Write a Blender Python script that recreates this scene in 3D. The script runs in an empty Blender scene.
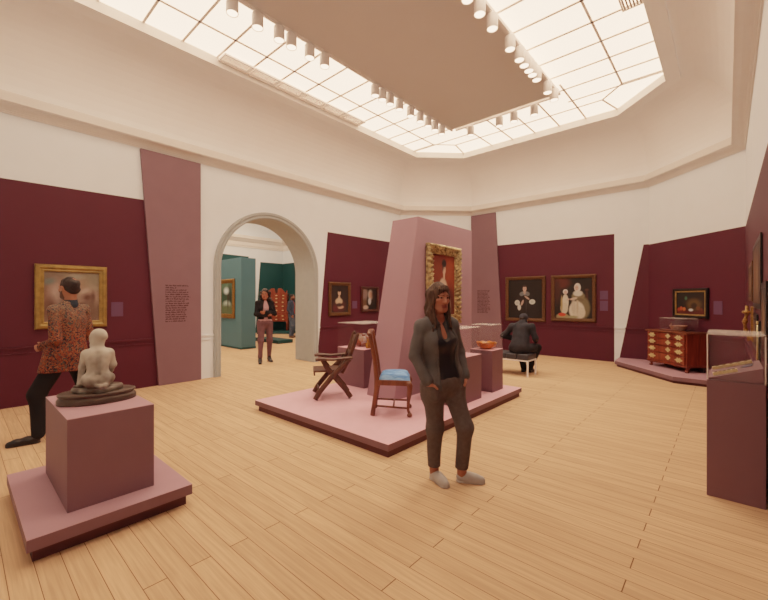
EXPO = 0.0; SKY = 4.6
LC = {'wall': (0.7157, 0.8095, 0.8800, 1), 'cove': (0.8444, 0.8637, 0.8800, 1), 'panelceil': (0.6028, 0.5943, 0.5856, 1), 'stone': (0.3400, 0.3850, 0.3950, 1), 'red': (0.0621, 0.0098, 0.0251, 1), 'pink': (0.1733, 0.1049, 0.1354, 1), 'tower': (0.3277, 0.1999, 0.2502, 1), 'deck': (0.7383, 0.4058, 0.4946, 1), 'ped': (0.1832, 0.1051, 0.1337, 1), 'mauve': (0.1696, 0.0973, 0.1238, 1), 'teal': (0.0624, 0.1611, 0.2057, 1), 'dteal': (0.0082, 0.0539, 0.0627, 1), 'trim': (0.7178, 0.7082, 0.6952, 1), 'floor': (0.5852, 0.3760, 0.2375, 1), 'sky': (1.0000, 0.6450, 0.4250, 1), 'lit_slab_top': (0.4000, 0.2400, 0.3000, 1)}
import bpy, math, random
import numpy as np
from mathutils import Vector, Matrix
from mathutils.geometry import tessellate_polygon
random.seed(7); np.random.seed(7)
PI = math.pi
sc = bpy.context.scene
col = sc.collection

# ------------------------------------------------------------------ materials
def srgb(r, g, b):
    f = lambda c: (c/255/12.92) if c/255 <= .04045 else ((c/255+.055)/1.055)**2.4
    return (min(.9, f(r)*.74), min(.9, f(g)*.88), min(.9, f(b)*1.14), 1.0)      # balanced for the warm laylight

def new_mat(name):
    m = bpy.data.materials.new(name); m.use_nodes = True
    nt = m.node_tree; b = nt.nodes['Principled BSDF']
    return m, nt, b

def mat(name, c, rough=.6, var=.06, scale=6., bump=0., bscale=80., metal=0., spec=.4, stretch=(1, 1, 1)):
    """base colour modulated by soft noise, optional noise bump"""
    m, nt, b = new_mat(name)
    N, L = nt.nodes, nt.links
    tc = N.new('ShaderNodeTexCoord'); mp = N.new('ShaderNodeMapping'); mp.inputs['Scale'].default_value = stretch
    L.new(tc.outputs['Object'], mp.inputs['Vector'])
    nz = N.new('ShaderNodeTexNoise'); nz.inputs['Scale'].default_value = scale; nz.inputs['Detail'].default_value = 4
    L.new(mp.outputs['Vector'], nz.inputs['Vector'])
    rp = N.new('ShaderNodeValToRGB')
    rp.color_ramp.elements[0].position = .3; rp.color_ramp.elements[1].position = .7
    rp.color_ramp.elements[0].color = (c[0]*(1-var), c[1]*(1-var), c[2]*(1-var), 1)
    rp.color_ramp.elements[1].color = (min(1, c[0]*(1+var)), min(1, c[1]*(1+var)), min(1, c[2]*(1+var)), 1)
    L.new(nz.outputs['Fac'], rp.inputs['Fac']); L.new(rp.outputs['Color'], b.inputs['Base Color'])
    b.inputs['Roughness'].default_value = rough; b.inputs['Metallic'].default_value = metal
    b.inputs['Specular IOR Level'].default_value = spec
    if bump > 0:
        n2 = N.new('ShaderNodeTexNoise'); n2.inputs['Scale'].default_value = bscale; n2.inputs['Detail'].default_value = 3
        L.new(mp.outputs['Vector'], n2.inputs['Vector'])
        bp = N.new('ShaderNodeBump'); bp.inputs['Strength'].default_value = bump; bp.inputs['Distance'].default_value = .01
        L.new(n2.outputs['Fac'], bp.inputs['Height']); L.new(bp.outputs['Normal'], b.inputs['Normal'])
    return m

def emat(name, c, s):
    m, nt, b = new_mat(name)
    b.inputs['Base Color'].default_value = c
    b.inputs['Emission Color'].default_value = c; b.inputs['Emission Strength'].default_value = s
    b.inputs['Roughness'].default_value = .5
    return m

def vcol_mat(name, rough=.6, bump=0., bscale=60., spec=.4, noise=.12, nscale=30):
    m, nt, b = new_mat(name); N, L = nt.nodes, nt.links
    a = N.new('ShaderNodeAttribute'); a.attribute_name = 'Col'
    tc = N.new('ShaderNodeTexCoord'); nz = N.new('ShaderNodeTexNoise'); nz.inputs['Scale'].default_value = nscale
    L.new(tc.outputs['Object'], nz.inputs['Vector'])
    mr = N.new('ShaderNodeMapRange'); mr.inputs['To Min'].default_value = 1-noise; mr.inputs['To Max'].default_value = 1+noise
    L.new(nz.outputs['Fac'], mr.inputs['Value'])
    mx = N.new('ShaderNodeVectorMath'); mx.operation = 'SCALE'
    L.new(a.outputs['Color'], mx.inputs[0]); L.new(mr.outputs['Result'], mx.inputs['Scale'])
    L.new(mx.outputs['Vector'], b.inputs['Base Color'])
    b.inputs['Roughness'].default_value = rough; b.inputs['Specular IOR Level'].default_value = spec
    if bump:
        n2 = N.new('ShaderNodeTexNoise'); n2.inputs['Scale'].default_value = bscale
        L.new(tc.outputs['Object'], n2.inputs['Vector'])
        bp = N.new('ShaderNodeBump'); bp.inputs['Strength'].default_value = bump; bp.inputs['Distance'].default_value = .01
        L.new(n2.outputs['Fac'], bp.inputs['Height']); L.new(bp.outputs['Normal'], b.inputs['Normal'])
    return m

def wood_mat(name, c1, c2, rough=.35, axis=(1, 1, 12), scale=3., spec=.5):
    m, nt, b = new_mat(name); N, L = nt.nodes, nt.links
    tc = N.new('ShaderNodeTexCoord'); mp = N.new('ShaderNodeMapping'); mp.inputs['Scale'].default_value = axis
    L.new(tc.outputs['Object'], mp.inputs['Vector'])
    nz = N.new('ShaderNodeTexNoise'); nz.inputs['Scale'].default_value = scale; nz.inputs['Detail'].default_value = 5; nz.inputs['Distortion'].default_value = .8
    L.new(mp.outputs['Vector'], nz.inputs['Vector'])
    rp = N.new('ShaderNodeValToRGB'); rp.color_ramp.elements[0].position = .3; rp.color_ramp.elements[1].position = .7
    rp.color_ramp.elements[0].color = c1; rp.color_ramp.elements[1].color = c2
    L.new(nz.outputs['Fac'], rp.inputs['Fac']); L.new(rp.outputs['Color'], b.inputs['Base Color'])
    b.inputs['Roughness'].default_value = rough; b.inputs['Specular IOR Level'].default_value = spec
    return m

def floor_mat():
    m, nt, b = new_mat('oak_floor'); N, L = nt.nodes, nt.links
    tc = N.new('ShaderNodeTexCoord'); mp = N.new('ShaderNodeMapping')
    mp.inputs['Location'].default_value = ((20*1.87+.41)/1.7, 200*.118-.068, 0); mp.inputs["Scale"].default_value = (1/1.7, 1, 1)
    L.new(tc.outputs['Object'], mp.inputs['Vector'])
    br = N.new('ShaderNodeTexBrick'); br.offset = .5; br.offset_frequency = 2; br.squash = 1
    br.inputs['Scale'].default_value = 1; br.inputs['Brick Width'].default_value = 1.87/1.7; br.inputs['Row Height'].default_value = .118
    br.inputs['Mortar Size'].default_value = .0019; br.inputs['Mortar Smooth'].default_value = .1; br.inputs['Bias'].default_value = 0
    br.inputs['Color1'].default_value = (.0, .0, .0, 1); br.inputs['Color2'].default_value = (1, 1, 1, 1); br.inputs['Mortar'].default_value = (.5, .5, .5, 1)
    L.new(mp.outputs['Vector'], br.inputs['Vector'])
    # per-plank value
    bw = N.new('ShaderNodeRGBToBW'); L.new(br.outputs['Color'], bw.inputs['Color'])
    # grain, shifted per plank
    m2 = N.new('ShaderNodeMapping'); m2.inputs['Scale'].default_value = (1.1, 26, 1)
    L.new(tc.outputs['Object'], m2.inputs['Vector'])
    ad = N.new('ShaderNodeVectorMath'); ad.operation = 'ADD'
    cm = N.new('ShaderNodeCombineXYZ'); mu = N.new('ShaderNodeMath'); mu.operation = 'MULTIPLY'; mu.inputs[1].default_value = 37.
    L.new(bw.outputs['Val'], mu.inputs[0]); L.new(mu.outputs['Value'], cm.inputs['X']); L.new(mu.outputs['Value'], cm.inputs['Z'])
    L.new(m2.outputs['Vector'], ad.inputs[0]); L.new(cm.outputs['Vector'], ad.inputs[1])
    nz = N.new('ShaderNodeTexNoise'); nz.inputs['Scale'].default_value = 2.2; nz.inputs['Detail'].default_value = 6; nz.inputs['Distortion'].default_value = .4
    L.new(ad.outputs['Vector'], nz.inputs['Vector'])
    rp = N.new('ShaderNodeValToRGB'); rp.color_ramp.elements[0].position = .32; rp.color_ramp.elements[1].position = .68
    rp.color_ramp.elements[0].color = FLOOR_A; rp.color_ramp.elements[1].color = FLOOR_B
    L.new(nz.outputs['Fac'], rp.inputs['Fac'])
    mr = N.new('ShaderNodeMapRange'); mr.inputs['To Min'].default_value = .93; mr.inputs['To Max'].default_value = 1.06
    L.new(bw.outputs['Val'], mr.inputs['Value'])
    sc_ = N.new('ShaderNodeVectorMath'); sc_.operation = 'SCALE'
    L.new(rp.outputs['Color'], sc_.inputs[0]); L.new(mr.outputs['Result'], sc_.inputs['Scale'])
    mx = N.new('ShaderNodeMix'); mx.data_type = 'RGBA'
    L.new(br.outputs['Fac'], mx.inputs['Factor']); L.new(sc_.outputs['Vector'], mx.inputs['A'])
    mx.inputs['B'].default_value = (FLOOR_A[0]*.30, FLOOR_A[1]*.24, FLOOR_A[2]*.18, 1)
    L.new(mx.outputs['Result'], b.inputs['Base Color'])
    b.inputs['Roughness'].default_value = .55; b.inputs['Specular IOR Level'].default_value = .05
    bp = N.new('ShaderNodeBump'); bp.inputs['Strength'].default_value = .25; bp.inputs['Distance'].default_value = .003; bp.invert = True
    L.new(br.outputs['Fac'], bp.inputs['Height']); L.new(bp.outputs['Normal'], b.inputs['Normal'])
    return m

def glass_mat(name, milk=.1, tint=(1, .95, .92, 1)):
    m = bpy.data.materials.new(name); m.use_nodes = True; nt = m.node_tree; N, L = nt.nodes, nt.links
    N.remove(N['Principled BSDF']); out = N['Material Output']
    tr = N.new('ShaderNodeBsdfTransparent'); df = N.new('ShaderNodeBsdfDiffuse'); df.inputs['Color'].default_value = tint
    gl = N.new('ShaderNodeBsdfGlossy'); gl.inputs['Roughness'].default_value = .05
    m1 = N.new('ShaderNodeMixShader'); m1.inputs[0].default_value = milk
    L.new(tr.outputs[0], m1.inputs[1]); L.new(df.outputs[0], m1.inputs[2])
    m2 = N.new('ShaderNodeMixShader'); lw = N.new('ShaderNodeLayerWeight'); pw = N.new('ShaderNodeMath'); pw.operation = 'POWER'; pw.inputs[1].default_value = 5; L.new(lw.outputs['Facing'], pw.inputs[0])
    ml = N.new('ShaderNodeMath'); ml.operation = 'MULTIPLY_ADD'; ml.inputs[1].default_value = .22; ml.inputs[2].default_value = .008; L.new(pw.outputs[0], ml.inputs[0]); L.new(ml.outputs[0], m2.inputs[0]); L.new(m1.outputs[0], m2.inputs[1]); L.new(gl.outputs[0], m2.inputs[2])
    L.new(m2.outputs[0], out.inputs['Surface'])
    return m

FLOOR_A = tuple(c*.86 for c in LC['floor'][:3])+(1,); FLOOR_B = tuple(c*1.13 for c in LC['floor'][:3])+(1,)
M = {}
M['wall'] = mat('wall_paint', LC['wall'], .8, .015, 3, .02, 200, spec=.2)
M['cove'] = mat('cove_plaster', LC['cove'], .85, .015, 2, spec=.2)
M['panelceil'] = mat('ceiling_panel_paint', LC['panelceil'], .9, .01, 2, spec=.1)
M['trim'] = mat('cornice_paint', LC['trim'], .7, .015, 5, spec=.25)
M['stone'] = mat('arch_stone', LC['stone'], .7, .03, 8, .05, 120, spec=.25)
M['red'] = mat('oxblood_paint', LC['red'], .6, .03, 3, .02, 220, spec=.3)
M['pink'] = mat('rose_paint', LC['pink'], .6, .03, 4, spec=.3)
M['tower'] = mat('pale_rose_paint', LC['tower'], .6, .02, 3, spec=.3)
M['deck'] = mat('rose_lit_top', LC['deck'], .55, .03, 8, .03, 150, spec=.3)  # paler rose for deck and pedestal tops, overhead light put into the colour
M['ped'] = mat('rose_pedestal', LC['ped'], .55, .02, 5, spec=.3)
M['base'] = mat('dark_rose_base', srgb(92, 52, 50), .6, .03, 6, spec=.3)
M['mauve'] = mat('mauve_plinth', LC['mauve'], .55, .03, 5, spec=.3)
M['lit_slab_top'] = mat('rose_lit_slab_top', LC['lit_slab_top'], .55, .02, 6, spec=.3)  # plinth tops: same finish as the sides, lightened to paint in top light
M['teal'] = mat('pale_teal_paint', LC['teal'], .6, .02, 3, spec=.3)
M['dteal'] = mat('dark_teal_paint', LC['dteal'], .6, .03, 3, spec=.3)
M['label'] = mat('plum_card', srgb(96, 62, 84), .6, .03, 30)
M['ink'] = mat('dark_lettering', srgb(70, 34, 36), .7, .02)
M['white'] = mat('white_enamel', (.82, .80, .80, 1), .45, .02, 8)
M['bar'] = mat('skylight_bars', (.86, .82, .80, 1), .6, .02, 8)
M['vent'] = mat('vent_metal', (.42, .38, .36, 1), .5, .02, 10)
M['dark'] = mat('dark_void', srgb(26, 20, 20), .8, .05, 10)
M['gold'] = mat('gilt', srgb(150, 104, 48), .38, .5, 60, .5, 90, metal=.55, spec=.5)
M['goldp'] = mat('plain_gilt', srgb(158, 120, 60), .4, .25, 12, .1, 60, metal=.3)
M['goldb'] = mat('bronze_gilt', srgb(98, 64, 34), .45, .35, 50, .6, 80, metal=.3)
M['goldo'] = mat('carved_gilt', srgb(186, 150, 96), .42, .75, 22, .8, 45, metal=.25, spec=.5)
M['blackf'] = mat('ebonised_frame', srgb(28, 24, 22), .4, .1, 20)
M['brass'] = mat('brass', srgb(236, 204, 140), .3, .15, 40, metal=.6)
M['canvas'] = vcol_mat('oil_paint', .6, .15, 120, noise=.15, nscale=25)
M['chest'] = wood_mat('mahogany', srgb(100, 34, 20), srgb(152, 66, 38), .3, (10, 10, 1), 2)
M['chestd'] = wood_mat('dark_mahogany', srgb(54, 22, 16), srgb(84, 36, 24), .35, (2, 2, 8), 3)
M['walnut'] = wood_mat('walnut', srgb(96, 46, 26), srgb(134, 72, 42), .35, (6, 6, 1), 4)
M['oakd'] = wood_mat('dark_oak', srgb(66, 34, 20), srgb(98, 56, 34), .5, (6, 6, 1), 4)
M['bench'] = mat('charcoal_leather', srgb(62, 60, 60), .5, .1, 20, .2, 30)
M['glass'] = glass_mat('case_glass', .004)
M['glasst'] = glass_mat('case_glass_top', .2)
M['glasse'] = glass_mat('case_glass_edge', .5)
M['sky'] = emat('laylight_glass', LC['sky'], SKY)
M['lens'] = emat('lamp_lens', LC['sky'], 6)
M['skin'] = vcol_mat('skin', .6, noise=.04, spec=.18)
M['floor'] = floor_mat()

# ------------------------------------------------------------------ mesh helpers
class MB:
    def __init__(s): s.v = []; s.f = []
    def add(s, vs, fs):
        o = len(s.v); s.v += [tuple(p) for p in vs]; s.f += [tuple(i+o for i in f) for f in fs]; return s
    def box(s, lo, hi, R=None, c=None):
        x0, y0, z0 = lo; x1, y1, z1 = hi
        vs = [(x0, y0, z0), (x1, y0, z0), (x1, y1, z0), (x0, y1, z0), (x0, y0, z1), (x1, y0, z1), (x1, y1, z1), (x0, y1, z1)]
        if R is not None:
            c = Vector(c) if c else Vector((0, 0, 0)); vs = [R @ Vector(p) + c for p in vs]
        return s.add(vs, [(0, 3, 2, 1), (4, 5, 6, 7), (0, 1, 5, 4), (1, 2, 6, 5), (2, 3, 7, 6), (3, 0, 4, 7)])
    def hexa(s, bot, top):
        n = len(bot); vs = list(bot)+list(top)
        fs = [tuple(range(n))[::-1], tuple(range(n, 2*n))]+[(i, (i+1) % n, n+(i+1) % n, n+i) for i in range(n)]
        return s.add(vs, fs)
    def tube(s, pts, rad, n=10, sq=None, cap=True):
        """round (or squared, sq=(a,b)) bar along a polyline"""
        pts = [Vector(p) for p in pts]; k = len(pts)
        if not hasattr(rad, '__len__'): rad = [rad]*k
        vs = []; up = None
        for i, p in enumerate(pts):
            t = (pts[min(i+1, k-1)]-pts[max(i-1, 0)]).normalized()
            if up is None:
                up = Vector((1, 0, 0)) if abs(t.x) < .8 else Vector((0, 1, 0))
            a = (up - t*up.dot(t)).normalized(); up = a; b = t.cross(a)
            for j in range(n):
                th = 2*PI*(j+.5)/n
                ca, sa = math.cos(th), math.sin(th)
                if sq: vs.append(p + a*(ca*rad[i]*sq[0]*1.414) + b*(sa*rad[i]*sq[1]*1.414))
                else: vs.append(p + a*(ca*rad[i]) + b*(sa*rad[i]))
        fs = [(i*n+j, i*n+(j+1) % n, (i+1)*n+(j+1) % n, (i+1)*n+j) for i in range(k-1) for j in range(n)]
        if cap: fs += [tuple(range(n))[::-1], tuple((k-1)*n+j for j in range(n))]
        return s.add(vs, fs)
    def lathe(s, prof, n=24, c=(0, 0, 0), wob=None, sx=1, sy=1):
        vs = []; k = len(prof)
        for r, z in prof:
            for j in range(n):
                th = 2*PI*j/n; rr = r*(1 + (wob(th, z) if wob else 0))
                vs.append((c[0]+rr*math.cos(th)*sx, c[1]+rr*math.sin(th)*sy, c[2]+z))
        fs = [(i*n+j, i*n+(j+1) % n, (i+1)*n+(j+1) % n, (i+1)*n+j) for i in range(k-1) for j in range(n)]
        if prof[0][0] > 1e-4: fs.append(tuple(range(n))[::-1])
        if prof[-1][0] > 1e-4: fs.append(tuple((k-1)*n+j for j in range(n)))
        return s.add(vs, fs)
    def prism(s, poly, fa, fb):
        """poly: 2-D outline; fa/fb map 2-D -> 3-D for the two faces"""
        n = len(poly); tri = tessellate_polygon([[Vector((p[0], p[1], 0)) for p in poly]])
        vs = [fa(p) for p in poly]+[fb(p) for p in poly]
        fs = [tuple(t) for t in tri]+[tuple(n+i for i in t[::-1]) for t in tri]+[(i, n+i, n+(i+1) % n, (i+1) % n) for i in range(n)]
        return s.add(vs, fs)

def mesh_obj(name, v, f, m, parent=None, smooth=False, recalc=True):
    me = bpy.data.meshes.new(name)
    me.from_pydata([tuple(p) for p in v], [], f); me.update()
    if recalc:
        import bmesh
        bm = bmesh.new(); bm.from_mesh(me); bmesh.ops.recalc_face_normals(bm, faces=bm.faces); bm.to_mesh(me); bm.free()
    if smooth: me.polygons.foreach_set('use_smooth', [True]*len(me.polygons))
    if m: me.materials.append(m)
    o = bpy.data.objects.new(name, me); col.objects.link(o)
    if parent: o.parent = parent
    return o

def ob(name, mb, m, parent=None, smooth=False, bev=0, seg=2):
    o = mesh_obj(name, mb.v, mb.f, M[m] if isinstance(m, str) else m, parent, smooth)
    if bev:
        b = o.modifiers.new('edge', 'BEVEL'); b.width = bev; b.segments = seg; b.limit_method = 'ANGLE'; b.angle_limit = .6
    if smooth == 'auto':
        pass
    return o

def thing(name, label, cat, loc=(0, 0, 0), rz=0, group=None):
    o = bpy.data.objects.new(name, None); col.objects.link(o); o.empty_display_size = .1
    o.location = loc; o.rotation_euler = (0, 0, rz); return tag(o, label, cat, group)

def tag(o, label, cat, group=None):
    o['label'] = label; o['category'] = cat
    if group: o['group'] = group
    return o

def struct(name, mb, m, smooth=False, bev=0):
    o = ob(name, mb, m, None, smooth, bev); o['kind'] = 'structure'; return o

def copy_tree(o, parent=None):
    c = o.copy(); col.objects.link(c)
    if parent: c.parent = parent
    for ch in list(o.children): copy_tree(ch, c)
    return c

ORD = ['nearest', 'second', 'third', 'fourth', 'fifth', 'sixth', 'seventh', 'eighth', 'ninth', 'tenth', 'eleventh', 'twelfth']

# ------------------------------------------------------------------ the room shell
XL, XR, YB, YF, CH = -7.5, .238, 10.7, -1.4, 1.59       # left, right, back, front walls; corner chamfer
def octa(inset=0., ch=CH):
    k = inset; c = ch - .586*k*0 - k*.5858
    c = ch - k*(2-2**.5)
    x0, x1, y0, y1 = XL+k, XR-k, YF+k, YB-k
    return [(x0, y0+c), (x0+c, y0), (x1-c, y0), (x1, y0+c), (x1, y1-c), (x1-c, y1), (x0+c, y1), (x0, y1-c)]
mb = MB(); mb.box((-16.6, -1.8, -.1), (.6, 11.1, 0)); struct('floor', mb, 'floor')
ZC = 4.13       # underside of the cornice
names = ['wall_front_left', 'wall_front', 'wall_front_right', 'wall_right', 'wall_back_right', 'wall_back', 'wall_back_left', 'wall_left']
oc = octa()
for i, nm in enumerate(names):
    p, q = Vector(oc[i]), Vector(oc[(i+1) % 8])
    if nm == 'wall_left': continue
    d = (q-p).normalized(); n = Vector((d.y, -d.x))
    c = Vector(((XL+XR)/2, (YB+YF)/2))
    if (c-p).dot(n) > 0: n = -n
    po, qo = p+n*.12-d*.05, q+n*.12+d*.05
    mb = MB(); mb.hexa([(*p, 0), (*q, 0), (*qo, 0), (*po, 0)], [(*p, 4.45), (*q, 4.45), (*qo, 4.45), (*po, 4.45)])
    struct(nm, mb, 'wall')
# left wall with the arched opening
AC, AR, AZ, TW = 4.655, 1.145, 2.14, .70
arc = [(AC-AR*math.cos(PI*t/32), AZ+AR*math.sin(PI*t/32)) for t in range(33)]
y0w, y1w = oc[0][1], oc[7][1]
poly = [(y0w, 0), (AC-AR, 0)]+arc+[(AC+AR, 0), (y1w, 0), (y1w, 4.45), (y0w, 4.45)]
mb = MB(); mb.prism(poly, lambda p: (XL, p[0], p[1]), lambda p: (XL-TW, p[0], p[1])); struct('wall_left', mb, 'wall')
# arch surround
prof = [(-.004, -TW-.01), (-.004, .035), (.022, .05), (.04, .036), (.062, .036), (.07, .05), (.092, .058), (.105, .045), (.118, .05), (.132, .04), (.132, -.0)]
path = [((AC-AR, 0), (-1, 0)), ((AC-AR, 1.07), (-1, 0))]+[((AC-AR*math.cos(PI*t/48), AZ+AR*math.sin(PI*t/48)), (-math.cos(PI*t/48), math.sin(PI*t/48))) for t in range(49)]+[((AC+AR, 1.07), (1, 0)), ((AC+AR, 0), (1, 0))]
mb = MB(); k = len(prof); vs = []
for (py, pz), (ny, nz) in path:
    for o_, d_ in prof: vs.append((XL+d_, py+ny*o_, pz+nz*o_))
fs = [(i*k+j, i*k+j+1, (i+1)*k+j+1, (i+1)*k+j) for i in range(len(path)-1) for j in range(k-1)]
mb.add(vs, fs); o = struct('door_1', mb, 'stone')
o['label'] = 'tall round-headed archway with moulded stone-coloured surround'

# cornice swept around the octagon
def ring(profile, nm, m, smooth=False):
    mb = MB(); vs = []; k = len(profile)
    for ins, z in profile:
        for p in octa(ins): vs.append((p[0], p[1], z))
    fs = [(i*8+j, i*8+(j+1) % 8, (i+1)*8+(j+1) % 8, (i+1)*8+j) for i in range(k-1) for j in range(8)]
    mb.add(vs, fs); return struct(nm, mb, m, smooth)
ring([(-.01, 4.115), (.016, 4.115), (.02, 4.135), (.032, 4.14), (.032, 4.155), (.04, 4.16), (.05, 4.18), (.075, 4.20), (.115, 4.213), (.165, 4.217), (.165, 4.226), (.188, 4.228), (.188, 4.345), (.178, 4.352), (.178, 4.362), (.160, 4.372), (.02, 4.385), (-.01, 4.41)], 'trim_1', 'trim')
# cove from the cornice up to the laylight frame
SX0, SX1, SY0, SY1, SCH, ZS, ZG = -6.43, -.834, -.19, 9.49, .93, 5.47, 5.62
def soct(k=0., ch=SCH):
    c = ch + k*(2-2**.5)
    x0, x1, y0, y1 = SX0-k, SX1+k, SY0-k, SY1+k
    return [(x0, y0+c), (x0+c, y0), (x1-c, y0), (x1, y0+c), (x1, y1-c), (x1-c, y1), (x0+c, y1), (x0, y1-c)]
mb = MB(); vs = []; NR = 14
A8, B8 = octa(.03), soct(.22)
for i in range(NR+1):
    a = PI/2*i/NR
    for p, q in zip(A8, B8):
        s_ = 1-math.cos(a)
        vs.append((p[0]+(q[0]-p[0])*s_, p[1]+(q[1]-p[1])*s_, 4.39+(ZS+.05-4.39)*math.sin(a)))
for q in soct(.215): vs.append((q[0], q[1], ZS))
for q in soct(): vs.append((q[0], q[1], ZS))
rows = NR+3
fs = [(i*8+j, i*8+(j+1) % 8, (i+1)*8+(j+1) % 8, (i+1)*8+j) for i in range(rows-1) for j in range(8)]
mb.add(vs, fs); struct('ceiling', mb, 'cove')
# reveal of the laylight
mb = MB(); vs = []
for z, k in ((ZS, 0), (ZG+.03, 0)):
    for q in soct(k): vs.append((q[0], q[1], z))
mb.add(vs, [(j, (j+1) % 8, 8+(j+1) % 8, 8+j) for j in range(8)]); struct('trim_2', mb, 'trim')
# the glowing glass
PX0, PX1, PY0, PY1 = -4.75, -2.46, 1.62, 7.68
mb = MB(); q8 = [(p[0], p[1]) for p in soct(.02)]
mb.prism(q8, lambda p: (p[0], p[1], ZG), lambda p: (p[0], p[1], ZG+.02)); struct('window_1', mb, 'sky')
# glazing bars
mb = MB(); bw, bz = .017, ZG-.012
def bar(a, b, w=bw):
    a = Vector((*a, 0)); b = Vector((*b, 0)); d = (b-a).normalized(); n = Vector((-d.y, d.x, 0))*w
    mb.hexa([a-n+Vector((0, 0, bz)), b-n+Vector((0, 0, bz)), b+n+Vector((0, 0, bz)), a+n+Vector((0, 0, bz))],
            [a-n+Vector((0, 0, ZG)), b-n+Vector((0, 0, ZG)), b+n+Vector((0, 0, ZG)), a+n+Vector((0, 0, ZG))])
mx0, mx1, my0, my1, mc = -5.79, -1.49, .45, 8.85, .42
for a, b in (((mx0, my0+mc), (mx0, my1-mc)), ((mx1, my0+mc), (mx1, my1-mc)), ((mx0+mc, my1), (mx1-mc, my1)), ((mx0+mc, my0), (mx1-mc, my0)),
             ((mx0, my1-mc), (mx0+mc, my1)), ((mx1, my1-mc), (mx1-mc, my1)), ((mx0, my0+mc), (mx0+mc, my0)), ((mx1, my0+mc), (mx1-mc, my0))): bar(a, b)
for k in range(14):
    y = 1.305+.552*k
    bar((SX0, y), (PX0, y)); bar((PX1, y), (SX1, y))
bar((mx0, my1-mc), (SX0, my1-mc)); bar((mx1, my1-mc), (SX1, my1-mc))
for x in [PX0+.09+.57*k for k in range(5)]:
    bar((x, PY1), (x, SY1)); bar((x, SY0), (x, PY0))
bar((mx0+mc, my1), (SX0+SCH, SY1)); bar((mx1-mc, my1), (SX1-SCH, SY1))
struct('trim_3', mb, 'bar')
# the lowered ceiling panel in the middle
mb = MB(); mb.box((PX0, PY0, ZS), (PX1, PY1, ZG-.025)); struct('ceiling_panel', mb, 'panelceil')
mb = MB(); e = .03
for a, b in (((PX0-e, PY0-e), (PX0, PY1+e)), ((PX1, PY0-e), (PX1+e, PY1+e)), ((PX0, PY1), (PX1, PY1+e)), ((PX0, PY0-e), (PX1, PY0))):
    mb.box((a[0], a[1], ZS-.005), (b[0], b[1], ZS+.06))
struct('trim_4', mb, 'trim')
# shell above so that no light leaks
mb = MB(); mb.box((-7.8, -1.7, 5.75), (.6, 11, 5.8)); struct('roof', mb, 'cove')

# lighting tracks and cylinder spotlights
TZ = 5.485
def track(nm_lab, a, b):
    t = thing('lighting_track', nm_lab, 'track', (0, 0, 0))
    mb = MB(); lo = (min(a[0], b[0])-.022, min(a[1], b[1])-.022, TZ-.03); hi = (max(a[0], b[0])+.022, max(a[1], b[1])+.022, TZ+.02)
    mb.box(lo, hi); ob('rail', mb, 'white', t, bev=.003)
    mb = MB(); mb.box((lo[0]+.014, lo[1]+.014, TZ-.034), (hi[0]-.014, hi[1]-.014, TZ-.0295)); ob('slot', mb, 'bar', t)
    return t
XLT, XRT, YFT = -4.80, -2.41, 7.80
track('long white track along the left edge of the ceiling panel', (XLT, 1.7), (XLT, 7.75))
track('long white track along the right edge of the ceiling panel', (XRT, 1.7), (XRT, 7.75))
track('short white track along the far edge of the ceiling panel', (XLT+.1, YFT), (XRT-.1, YFT))
def spot0():
    t = thing('ceiling_spotlight', '', 'spotlight', (0, 0, 0))
    mb = MB(); mb.lathe([(.018, .19), (.018, .215)], 12); mb.box((-.03, -.03, .205), (.03, .03, .218)); ob('stem', mb, 'white', t)
    mb = MB(); mb.lathe([(.066, .012), (.073, .0), (.076, .004), (.076, .185), (.070, .195), (.0, .195)], 28); o = ob('housing', mb, 'white', t, True)
    mb = MB(); mb.lathe([(.0, .014), (.065, .014), (.0665, .006), (.064, .003), (.0, .004)], 28); ob('lens', mb, 'lens', t)
    return t
S0 = spot0(); first = True
LD = bpy.data.lights.new('track_lamp', 'SPOT'); LD.energy = 42; LD.color = (1, .72, .52); LD.spot_size = math.radians(118); LD.spot_blend = .9; LD.shadow_soft_size = .06
def lamp(x, y, z):
    l = bpy.data.objects.new('track_lamp', LD); col.objects.link(l); l.location = (x, y, z)
def put(x, y, lab):
    global first
    o = S0 if first else copy_tree(S0); first = False
    o.location = (x, y, TZ-.248); lamp(x, y, TZ-.256); o['label'] = lab; o['group'] = 'white cylinder spotlights around the ceiling panel'
k_ = 3.73/3.6
NEARW = lambda i, n, what: f'white cylinder spotlight, {ORD[i] if i < 12 else str(i)} of the {what}'
for i, y in enumerate([2.324, 2.673, 3.0, 3.201, 3.522, 3.807]): put(XLT, y*k_, f'white cylinder spotlight, {ORD[i]} of the six lamps nearer the viewer on the left track')
for i, y in enumerate([4.946, 5.138, 5.349, 5.62, 5.963, 6.279, 6.554, 6.802, 7.065]): put(XLT, y*k_, f'white cylinder spotlight, {ORD[i]} of the nine-lamp cluster at the far end of left track')
for i, x in enumerate([-4.187, -3.524, -3.213, -2.805]): put(x*k_, YFT, f'white cylinder spotlight, {["first", "second", "third", "fourth"][i]} from the left on the short far track')
for i, y in enumerate([4.104, 4.412, 4.76]): put(XRT, y*k_, f'white cylinder spotlight, {ORD[i]} of the three closest lamps on the right track')
for i, y in enumerate([5.321, 5.652, 5.837, 6.022, 6.169, 6.353]): put(XRT, y*k_, f'white cylinder spotlight, {ORD[i]} of six bunched in the middle of the right track')
for i, y in enumerate([6.868, 7.20]): put(XRT, y*k_, f'white cylinder spotlight, {["nearer", "farther"][i]} of the last two at the far end of right track')

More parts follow.
